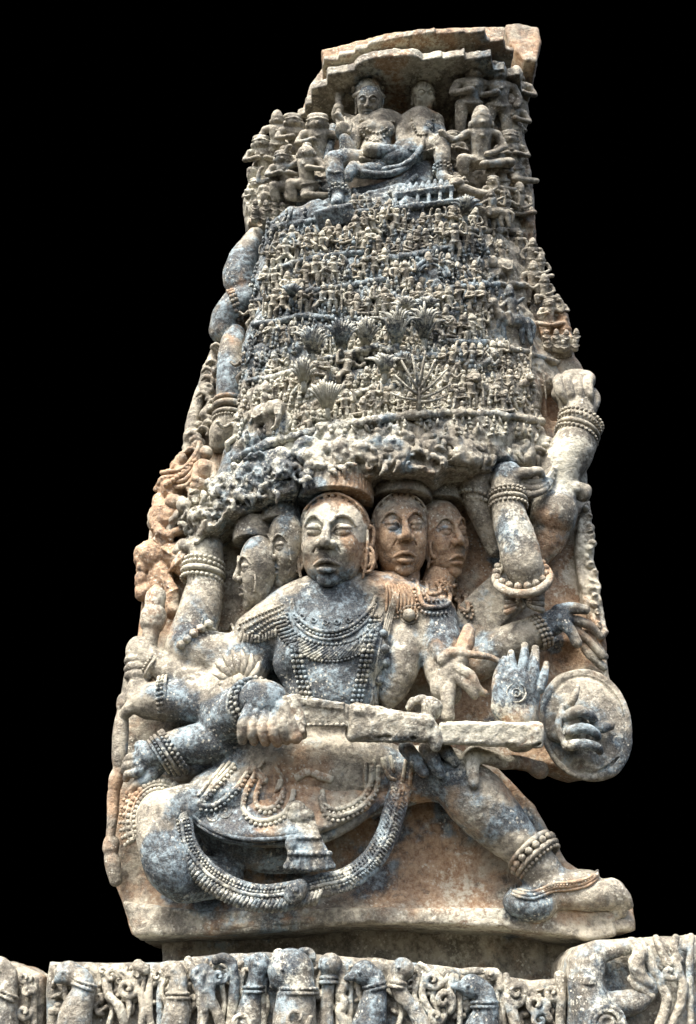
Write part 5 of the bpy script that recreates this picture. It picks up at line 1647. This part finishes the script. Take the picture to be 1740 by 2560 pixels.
# ------------------------------------------------------------------ attendants
def fill_front(base, amp):
    def f(X, Z):
        n = np.stack([X.ravel(), np.zeros(X.size), Z.ravel()], 1)
        return base + (fbm(n, 14.0, 4).reshape(X.shape)) * amp + np.abs(fbm(n + 9, 30., 3).reshape(X.shape)) * amp * .6
    return f
s = Sculpt(0.0045)
s.plate([(748, 300), (800, 300), (830, 420), (830, 500), (740, 540), (660, 575), (618, 560), (606, 510), (622, 450), (640, 380), (690, 345)], 40, fill_front(58, 60), -80, rnd=22)
s.plate([(1125, 300), (1150, 190), (1290, 190), (1300, 290), (1322, 380), (1334, 470), (1336, 600), (1200, 600), (1120, 500)], 40, fill_front(56, 60), -80, rnd=16)
s.plate([(1325, 600), (1345, 640), (1372, 715), (1420, 790), (1436, 880), (1360, 900), (1320, 800), (1310, 700)], 30, fill_front(40, 50), -80, rnd=18)
carve("rough_ground", s, panel, (0.08, 0.22, 0.24), rough=0.006, rscale=40)
def att(kind, u, v, d, h, tint, label=None, yaw=0, flip=False, name="attendant", roll=0):
    return place(kind, W(u, v, d), h * S(u, v, d) * 1.14, panel, name, tint, yaw, roll, flip, lean=.7, label=label, depth=1.25 if name == "attendant" else 1.0, wide=1.4)
for a in [('f', 795, 425, 110, 130, (.3, .02, .15)), ('i', 742, 420, 80, 112, (.34, .02, .12), None, 20), ('h', 772, 500, 120, 118, (.25, .05, .25), None, -20), ('i', 722, 505, 90, 108, (.2, .05, .3)), ('a', 695, 430, 30, 110, (.0, .1, .4)),
          ('i', 668, 470, 0, 110, (-.1, .1, .5)), ('i', 652, 545, 0, 84, (-.1, .05, .6)), ('crowd1', 676, 560, 60, 62, (.2, .05, .3)), ('h', 690, 520, 70, 86, (.3, .0, .3)),
          ('d', 1168, 345, 110, 138, (.34, .1, .15), None, 10), ('a', 1240, 352, 90, 138, (.3, .12, .2), None, 10, True), ('g', 1200, 448, 130, 140, (.3, .05, .2)), ('a', 1272, 400, 40, 120, (.1, .3, .2)), ('i', 1284, 460, 60, 112, (.2, .15, .35)),
          ('a', 1286, 335, 10, 120, (.05, .3, .25)), ('i', 1140, 430, 100, 86, (.2, .2, .2)), ('i', 1255, 480, 110, 80, (.25, .1, .3)), ('lion', 1180, 520, 150, 70, (.35, .05, .3)), ('i', 1240, 530, 120, 76, (.2, .2, .2)), ('e', 1296, 545, 60, 76, (.0, .3, .3)), ('crowd2', 1130, 470, 150, 54, (.3, .05, .3)), ('horse', 1225, 570, 140, 70, (.35, .1, .3)),
          ('niche', 985, 268, 30, 60, (.0, .6, .0))]:
    att(*a)
# the right edge of the mountain: worn leaf scrolls and little figures
for a in [('a', 1332, 760, 30, 80, (.0, .35, .25)), ('f', 1372, 820, 40, 70, (.0, .4, .25)), ('crowd3', 1400, 880, 30, 60, (.05, .3, .3)), ('e', 1350, 700, 60, 60, (.1, .2, .3)), ('a', 1330, 690, 60, 70, (.3, .1, .3)), ('g', 1360, 760, 60, 60, (.0, .4, .2)), ('a', 1392, 830, 20, 70, (.0, .45, .2))]:
    att(*a, name="side_figure")
# the left return of the panel: supporting figures
def worn(name, tint, label, prims, tubes=()):
    s = Sculpt(0.0032)
    for q in prims:
        s.ell(q[0], q[1], q[2], q[3], roll=q[4] if len(q) > 4 else 0, k=4)
    for q in tubes:
        s.tube(q, k=3)
        if len(q) > 2:
            for h in (.35, .5, .65):
                c = spline(q, 6)
                c = c[int(h * (len(c) - 1))]
                s.ell(c[0], c[1], c[2], (c[3] * 1.2, c[3] * .35, c[3] * 1.25), roll=random.uniform(-60, 60), k=1)
    return carve(name, s, panel, tint, label, rough=0.008, rscale=40)
worn("side_figure", (0.0, .45, .2), "crouching red-brown figure with a broad headdress on the left return",
     [(420, 1300, 20, (50, 54, 50)), (425, 1225, 24, (30, 34, 30)), (425, 1250, 50, (12, 14, 10)), (398, 1262, 20, (18, 30, 22)), (452, 1262, 30, (22, 26, 22)), (462, 1330, 40, (26, 22, 24)), (412, 1350, 40, (26, 18, 26))],
     [[(392, 1222, 30, 7), (408, 1198, 48, 8), (432, 1192, 50, 8), (456, 1206, 44, 8)], [(396, 1212, 34, 5), (412, 1190, 46, 5), (436, 1184, 48, 5)], [(385, 1290, 36, 16), (400, 1330, 62, 14), (428, 1338, 70, 12)], [(460, 1290, 40, 16), (462, 1320, 66, 14), (436, 1332, 72, 12)], [(405, 1370, 46, 12), (420, 1345, 56, 14)], [(418, 1222, 52, 4), (426, 1236, 56, 5), (432, 1222, 52, 4)]])
worn("side_figure", (0.0, .5, .12), "red-brown bearded head and drum at the left edge beside the raised arm",
     [(376, 1395, 16, (40, 46, 40)), (355, 1420, 30, (16, 18, 18)), (352, 1450, 26, (18, 22, 20)), (358, 1480, 20, (22, 26, 24)), (400, 1460, 10, (34, 60, 30)), (368, 1378, 48, (18, 8, 10))],
     [[(400, 1370, 20, 26), (450, 1395, 40, 34), (470, 1420, 40, 30)], [(398, 1430, 34, 14), (428, 1470, 40, 16), (430, 1530, 30, 20)], [(350, 1400, 40, 6), (364, 1392, 50, 7), (384, 1398, 50, 6)]])
worn("side_figure", (0.0, .3, .2), "small seated figure under the arching scroll on the left return",
     [(512, 1180, 60, (24, 34, 26)), (515, 1132, 56, (17, 19, 18)), (512, 1160, 66, (22, 10, 20)), (508, 1215, 62, (34, 16, 28)), (505, 1240, 56, (28, 12, 26))],
     [[(492, 1165, 66, 9), (486, 1195, 82, 8), (506, 1204, 90, 7)], [(530, 1165, 66, 9), (536, 1195, 80, 8), (516, 1206, 90, 7)], [(470, 1222, 60, 8), (490, 1250, 66, 9), (515, 1262, 64, 9)]])
worn("side_figure", (0.05, .3, .15), "tiny worn figure high on the left return",
     [(452, 1150, 36, (17, 20, 17)), (455, 1180, 34, (24, 18, 22)), (440, 1170, 30, (16, 24, 18)), (432, 1190, 30, (14, 14, 16))], [[(420, 1180, 30, 8), (440, 1196, 44, 9), (470, 1190, 46, 8)]])
b = Buf()
for k in range(4):
    P = [W(402 + k * 4, 1182 + k * 12, 50 - k * 4), W(455 + k * 3, 1172 + k * 14, 66), W(485, 1140 + k * 14, 60), W(500, 1105 + k * 8, 40)]
    b.sweep(spline(P, 5), 6 * S(450, 1150, 50), 7)
for k in range(9):
    b.bead(W(415 + k * 9, 1212 - k * 5 - k * k * .3, 66), 0.010)
put("scroll", make_mesh("scroll", b.polys(), .002, 60), panel, (0.1, 0.3, 0.1), "arching scroll moulding on the left return")
s = Sculpt(0.0034)
rq = random.Random(14)
for i in range(46):
    q = i / 45
    u, v = np.interp(q, [0, .3, .6, 1], [545, 512, 490, 462]), np.interp(q, [0, .3, .6, 1], [870, 960, 1050, 1130])
    u += rq.uniform(-10, 34)
    s.ell(u, v + rq.uniform(-8, 8), rq.uniform(4, 30), (rq.uniform(8, 18), rq.uniform(6, 13), rq.uniform(10, 18)), roll=rq.uniform(0, 180), k=4)
    if i % 3 == 0:
        s.tube([(u - 12, v, 30, 4), (u, v - 10, 40, 5), (u + 14, v - 2, 36, 5), (u + 12, v + 10, 32, 4)], k=2)
s.tube([(540, 880, 0, 14), (508, 970, 0, 16), (480, 1060, 4, 16), (470, 1120, 6, 14)], k=6)
carve("side_scrollwork", s, panel, (0.12, 0.26, 0.06), rough=0.004, rscale=50)
# ragged stone at the right edge by the arms
s = Sculpt(0.0036)
s.plate([(1458, 1262), (1474, 1250), (1478, 1300), (1486, 1350), (1484, 1400), (1496, 1440), (1500, 1490), (1512, 1530), (1520, 1580), (1508, 1600), (1482, 1560), (1456, 1500), (1446, 1440), (1438, 1380), (1442, 1320)], 30, lambda X, Z: 38 + fbm(np.stack([X.ravel(), np.zeros(X.size), Z.ravel()], 1), 24., 4).reshape(X.shape) * 24, -40, rnd=8)
rq = random.Random(4)
for v in range(1275, 1570, 20):
    u = np.interp(v, [1260, 1400, 1570], [1468, 1476, 1504])
    s.ell(u + rq.uniform(-9, 7), v + rq.uniform(-6, 6), 40, (rq.uniform(6, 13), rq.uniform(7, 15), 14), roll=rq.uniform(-50, 50), k=3)
    s.tube([(u - 14, v + rq.uniform(-6, 6), 50, 2), (u, v + rq.uniform(-8, 8), 50, 5), (u + 14, v + rq.uniform(-10, 10), 50, 2)], k=3, op='sub')
s.tube([(1455, 1560, 50, 9), (1478, 1600, 56, 12), (1512, 1640, 40, 10)], k=4)
s.tube([(1445, 1590, 50, 9), (1470, 1630, 56, 12), (1510, 1670, 40, 10)], k=4)
carve("edge_carving", s, panel, (0.0, 0.2, 0.45), "pale ragged carving down the right edge", rough=0.006, rscale=45)
tick("attendants")
# ------------------------------------------------------------------ recessed wall under the panel
wall = thing("recessed_wall", W(870, 2520, -240), "plain recessed stone wall between the panel and the carved frieze", "wall")
s = Sculpt(0.006)
def wall_front(X, Z):
    n = np.stack([X.ravel(), np.zeros(X.size), Z.ravel()], 1)
    return -140 + (fbm(n * np.array([1, 1, .25]), 22.0, 3)).reshape(X.shape) * 26 + 9 * np.sin(X * 55)
s.plate([(397, 2290), (1500, 2290), (1500, 2560), (400, 2560), (404, 2385)], -140, wall_front, -420, rnd=8)
carve("wall_face", s, wall, (0.04, 0.28, 0.12), rough=0.004, rscale=30)

# ------------------------------------------------------------------ carved frieze along the bottom
def tb(u, v, d, r):
    return (u, v, d, r)
def goose(parent, pts, head_r, collar, tint, beak=None):
    s = Sculpt(0.003)
    s.tube(pts, k=6)
    u, v, d, _ = pts[0]
    s.ell(u, v, d + 6, (head_r, head_r * .9, head_r * .8), k=6)
    s.ell(u - head_r * .35, v - 2, d + 6 + head_r * .75, (5, 4, 4), k=1)
    if beak:
        s.tube([(u, v + 4, d + 10, head_r * .55), (u + beak[0] * .6, v + beak[1] * .6, d + 12, head_r * .38), (u + beak[0], v + beak[1], d + 6, head_r * .16)], k=4)
    (cu, cv, cd, cr, ang) = collar
    a = math.radians(ang)
    for k in (-6, 6):
        s.tube([(cu + cr * 1.06 * math.cos(a) * q - k * math.sin(a), cv + cr * 1.06 * math.sin(a) * q + k * math.cos(a), cd + cr * 1.0 * math.sqrt(max(0, 1 - q * q)), 4.2) for q in np.linspace(-1, 1, 9)], k=1, sub=2)
    return carve("goose", s, parent, (tint[0] + .16, 0, tint[2]), rough=0.002, rscale=50)
def scrolls(parent, lines, tint, name="foliage_scroll"):
    s = Sculpt(0.003)
    for ln in lines:
        s.tube(ln, k=4, sub=4)
    return carve(name, s, parent, (tint[0] + .2, tint[1] * .5, tint[2]), rough=0.003, rscale=60)
def curl(u, v, R, d, r, turn=1, start=0.0, tail=None):
    pts = []
    for i, a in enumerate(np.linspace(start, start + turn * 7.5, 13)):
        q = R * (1 - i / 15)
        pts.append((u + q * math.cos(a), v + q * math.sin(a), d + i * 1.2, r * (1 - i / 22)))
    if tail:
        pts = [(tail[0], tail[1], d - 6, r * .8)] + pts
    return pts
fz = thing("carved_frieze", W(760, 2560, 180), "long grey carved frieze of geese and curling foliage under the panel", "frieze")
s = Sculpt(0.005)
s.plate([(112, 2700), (116, 2440), (123, 2404), (250, 2407), (400, 2405), (455, 2400), (505, 2388), (620, 2384), (690, 2380), (800, 2388), (870, 2392), (960, 2398), (1050, 2408), (1200, 2428), (1327, 2450), (1426, 2446), (1430, 2700)], 170, lambda X, Z: 185 + (fbm(np.stack([X.ravel(), np.zeros(X.size), Z.ravel()], 1), 16., 3)).reshape(X.shape) * 22, -60, rnd=16)
carve("frieze_block", s, fz, (0.40, 0.0, 0.26), rough=0.004, rscale=35)
goose(fz, [(168, 2432, 205, 26), (200, 2446, 215, 26), (208, 2480, 215, 30), (190, 2530, 215, 40), (180, 2600, 210, 48)], 31, (208, 2462, 215, 30, 20), (.36, 0, .22), beak=(-30, 22))
goose(fz, [(440, 2426, 210, 20), (446, 2450, 215, 22), (444, 2490, 215, 26), (440, 2540, 212, 34), (430, 2600, 205, 38)], 22, (444, 2490, 215, 27, 0), (.25, .05, .15), beak=(-26, 16))
goose(fz, [(648, 2412, 215, 24), (640, 2450, 215, 22), (632, 2485, 212, 24), (622, 2540, 210, 32), (620, 2600, 205, 36)], 29, (634, 2474, 214, 25, 0), (.45, 0, .15), beak=(-20, 40))
goose(fz, [(726, 2426, 215, 46), (742, 2470, 220, 46), (738, 2520, 220, 52), (735, 2600, 215, 60)], 58, (744, 2478, 220, 48, 0), (.34, 0, .30), beak=(-44, 38))
goose(fz, [(826, 2410, 212, 26), (822, 2440, 208, 18), (818, 2500, 205, 16), (812, 2600, 200, 22)], 29, (822, 2450, 208, 20, 0), (.40, 0, .2), beak=(-26, 8))
goose(fz, [(910, 2432, 212, 26), (936, 2446, 216, 24), (940, 2476, 216, 26), (930, 2530, 214, 38), (915, 2600, 208, 46)], 33, (938, 2468, 216, 27, -15), (.42, 0, .25), beak=(-46, 14))
goose(fz, [(1006, 2422, 210, 24), (992, 2450, 214, 22), (1006, 2490, 214, 20), (1040, 2530, 212, 20), (1070, 2600, 205, 26)], 29, (994, 2462, 214, 22, 10), (.15, .1, .3), beak=(22, 12))
goose(fz, [(1180, 2466, 208, 26), (1208, 2480, 212, 26), (1216, 2520, 212, 30), (1200, 2600, 208, 48)], 32, (1212, 2512, 212, 31, 0), (.45, 0, .18), beak=(-52, 0))
for lines, t in [([curl(318, 2470, 24, 205, 10, 1, 0, (300, 2420)), curl(280, 2440, 18, 200, 8, -1), curl(340, 2440, 16, 200, 8, 1), [(352, 2480, 205, 9), (358, 2530, 205, 10), (345, 2600, 200, 10)], [(262, 2450, 200, 9), (272, 2490, 210, 11), (300, 2520, 212, 12), (310, 2560, 205, 12)], [(378, 2440, 200, 8), (372, 2500, 204, 9), (380, 2600, 200, 9)], [(345, 2415, 205, 16), (362, 2425, 205, 14)]], (.05, .08, .4)),
                 ([[(404, 2440, 195, 9), (400, 2500, 200, 9), (402, 2600, 195, 9)], curl(500, 2440, 30, 215, 13, -1, 1.5, (470, 2400)), [(512, 2420, 220, 12), (500, 2470, 222, 14), (508, 2530, 220, 14), (500, 2600, 212, 14)], [(540, 2400, 220, 12), (560, 2395, 222, 12), (580, 2410, 220, 13), (585, 2470, 215, 13), (575, 2600, 205, 13)], [(530, 2440, 225, 13), (526, 2490, 225, 13), (545, 2540, 220, 13), (560, 2600, 212, 13)], curl(548, 2440, 18, 225, 8, 1)], (.30, .02, .32)),
                 ([[(664, 2450, 205, 9), (655, 2500, 208, 10), (660, 2600, 205, 10)], curl(700, 2388, 20, 215, 9, 1), curl(760, 2394, 22, 214, 9, -1), [(680, 2430, 215, 10), (700, 2450, 228, 11), (730, 2445, 232, 10)], curl(742, 2545, 34, 268, 7, 1), curl(600, 2560, 26, 235, 7, -1)], (.25, .02, .35)),
                 ([[(852, 2440 + 0, 205, 12), (862, 2462, 208, 12), (850, 2484, 208, 12), (862, 2506, 208, 12), (850, 2530, 206, 12), (862, 2560, 204, 12), (850, 2600, 200, 12)], [(846, 2430, 200, 7), (845, 2520, 200, 7), (846, 2600, 195, 7)], [(878, 2430, 200, 7), (876, 2520, 202, 7), (874, 2600, 198, 7)], curl(790, 2480, 16, 205, 8, 1)], (.15, .02, .42)),
                 ([curl(1080, 2450, 22, 208, 9, 1, 0, (1050, 2410)), curl(1110, 2500, 26, 212, 10, -1, 1, (1130, 2440)), [(1062, 2440, 204, 8), (1056, 2490, 206, 9), (1080, 2540, 208, 9), (1100, 2600, 204, 9)], curl(1090, 2540, 20, 210, 9, 1), [(1140, 2440, 200, 7), (1150, 2500, 204, 8), (1146, 2600, 200, 8)], [(1160, 2430, 198, 9), (1240, 2430, 200, 10), (1250, 2470, 204, 10)], curl(1226, 2434, 13, 205, 8, 1)], (.08, .06, .40)),
                 ([curl(1292, 2480, 28, 208, 12, -1, 2.0, (1265, 2440)), curl(1340, 2510, 26, 210, 10, 1, 0, (1310, 2480)), curl(1350, 2550, 24, 212, 9, -1), [(1268, 2500, 208, 12), (1280, 2530, 212, 14), (1300, 2600, 208, 14)], curl(1380, 2480, 20, 205, 9, 1), [(1400, 2440, 205, 14), (1404, 2500, 206, 12), (1396, 2600, 200, 12)], [(1262, 2450, 200, 7), (1256, 2520, 202, 8), (1262, 2600, 198, 8)]], (.16, .05, .34))]:
    scrolls(fz, lines, t)
s = Sculpt(0.003)
rq = random.Random(8)
for i in range(330):
    u = rq.uniform(130, 1415)
    v0 = np.interp(u, [112, 455, 620, 870, 1200, 1327, 1426], [2405, 2400, 2384, 2392, 2428, 2450, 2446])
    v = v0 + rq.uniform(14, 130)
    s.ell(u, v, 192, (rq.uniform(8, 16), rq.uniform(4, 8), rq.uniform(8, 16)), roll=rq.uniform(0, 180), k=2)
o = carve("leafwork", s, fz, (0.20, 0.06, 0.34), rough=0.003, rscale=50)
o['kind'] = 'stuff'
extra = []
for i in range(26):
    u = 150 + i * 49 + rq.uniform(-10, 10)
    v0 = np.interp(u, [112, 455, 620, 870, 1200, 1327, 1426], [2405, 2400, 2384, 2392, 2428, 2450, 2446])
    extra.append(curl(u, v0 + rq.uniform(24, 50), rq.uniform(11, 18), 200, 6, rq.choice([-1, 1]), rq.uniform(0, 6)))
    extra.append([(u + 20, v0 + 40, 200, 6), (u + 14 + rq.uniform(-8, 8), v0 + 80, 204, 7), (u + 24, v0 + 120, 204, 7), (u + 10, v0 + 180, 200, 7)])
for i in range(0, 52, 13):
    scrolls(fz, extra[i:i + 13], (.08, .04, .4))
tick("frieze")
fl = thing("broken_frieze_block", W(40, 2560, 160), "broken end block of the frieze in the lower left corner", "frieze block")
s = Sculpt(0.005)
s.plate([(-60, 2700), (-60, 2392), (0, 2399), (40, 2406), (70, 2424), (96, 2432), (108, 2440), (104, 2700)], 160, lambda X, Z: 165 + (fbm(np.stack([X.ravel(), np.zeros(X.size), Z.ravel()], 1), 16., 3)).reshape(X.shape) * 22, -60, rnd=14)
s.ell(14, 2455, 190, (26, 16, 26), roll=-20, k=6, op='sub')
carve("block", s, fl, (0.2, 0.25, 0.25), rough=0.004, rscale=35)
goose(fl, [(-6, 2420, 190, 26), (16, 2440, 190, 26), (10, 2500, 195, 34), (0, 2600, 190, 48)], 30, (10, 2486, 196, 34, 25), (.15, .1, .35))
scrolls(fl, [curl(62, 2445, 14, 190, 8, 1), curl(70, 2480, 14, 190, 8, -1), [(90, 2450, 180, 8), (84, 2520, 184, 9), (88, 2600, 180, 9)], curl(60, 2530, 18, 190, 9, 1)], (.05, .3, .3))
rb = thing("corner_block", W(1600, 2560, 230), "rounded pale grey corner block with a curling beast and scrolls, lower right", "carved block")
s = Sculpt(0.005)
s.plate([(1424, 2700), (1424, 2430), (1430, 2390), (1452, 2360), (1500, 2345), (1640, 2338), (1850, 2330), (1850, 2700)], 240, lambda X, Z: 225 + (fbm(np.stack([X.ravel(), np.zeros(X.size), Z.ravel()], 1), 14., 3)).reshape(X.shape) * 16, -60, rnd=26)
s.ell(1560, 2440, 255, (60, 46, 34), roll=-30, k=12, op='sub')
carve("block", s, rb, (0.42, 0.0, 0.30), rough=0.0035, rscale=35)
s = Sculpt(0.003)
s.tube([(1582, 2366, 262, 17), (1530, 2376, 262, 20), (1484, 2392, 262, 34), (1474, 2440, 262, 38), (1478, 2500, 262, 46), (1500, 2560, 260, 60), (1520, 2640, 250, 80)], k=8)
s.tube([(1520, 2510, 262, 30), (1580, 2506, 260, 30), (1620, 2480, 262, 22), (1630, 2440, 262, 16)], k=8)
for k in (0, 10):
    s.tube([(1436, 2446 + k, 268, 5), (1474, 2448 + k, 302, 5), (1512, 2452 + k, 270, 5)], k=2)
for R in (44, 32, 16):
    s.tube([(1518 + R * math.cos(a), 2556 + R * .9 * math.sin(a), 312 + (44 - R) * .1, 5) for a in np.linspace(0, 6.28, 15)], k=2, sub=2)
s.tube([(1432, 2400, 255, 9), (1430, 2480, 256, 10), (1446, 2560, 256, 11), (1440, 2640, 250, 11)], k=3)
carve("beast", s, rb, (0.45, 0.0, 0.30), "curling grey beast with a ringed eye", rough=0.0025, rscale=45)
scrolls(rb, [[(1580, 2360, 268, 16), (1600, 2380, 275, 18), (1590, 2410, 280, 20), (1600, 2440, 280, 18), (1622, 2460, 275, 14)], [(1602, 2352, 262, 10), (1620, 2380, 268, 12), (1630, 2420, 270, 14), (1650, 2450, 270, 13)], [(1640, 2345, 258, 9), (1650, 2370, 266, 12), (1662, 2400, 268, 12)], curl(1676, 2430, 26, 270, 12, 1, -2.0, (1700, 2400)),
             [(1690, 2420, 268, 12), (1706, 2460, 270, 13), (1702, 2510, 268, 12), (1680, 2560, 262, 12), (1660, 2640, 255, 12)], [(1650, 2460, 268, 12), (1668, 2500, 270, 13), (1650, 2560, 264, 13), (1630, 2640, 258, 13)], [(1690, 2345, 258, 9), (1684, 2370, 264, 11), (1694, 2396, 264, 10)], [(1715, 2345, 258, 8), (1710, 2370, 262, 9)], [(1580, 2450, 268, 12), (1600, 2470, 275, 14), (1626, 2490, 272, 12)], [(1728, 2340, 262, 8), (1724, 2440, 262, 9), (1730, 2640, 255, 9)]], (.12, .0, .42))
tick("blocks")
# ------------------------------------------------------------------ black backdrop far behind
def quad(name, pts, mat):
    me = bpy.data.meshes.new(name)
    me.from_pydata([tuple(p) for p in pts], [], [tuple(range(len(pts)))])
    me.materials.append(mat)
    o = bpy.data.objects.new(name, me)
    COL.objects.link(o)
    o['kind'] = 'structure'
    return o
quad("backdrop", [(-14, 1.6, -6), (14, 1.6, -6), (14, 1.6, 14), (-14, 1.6, 14)], BLACK)
tick("done")
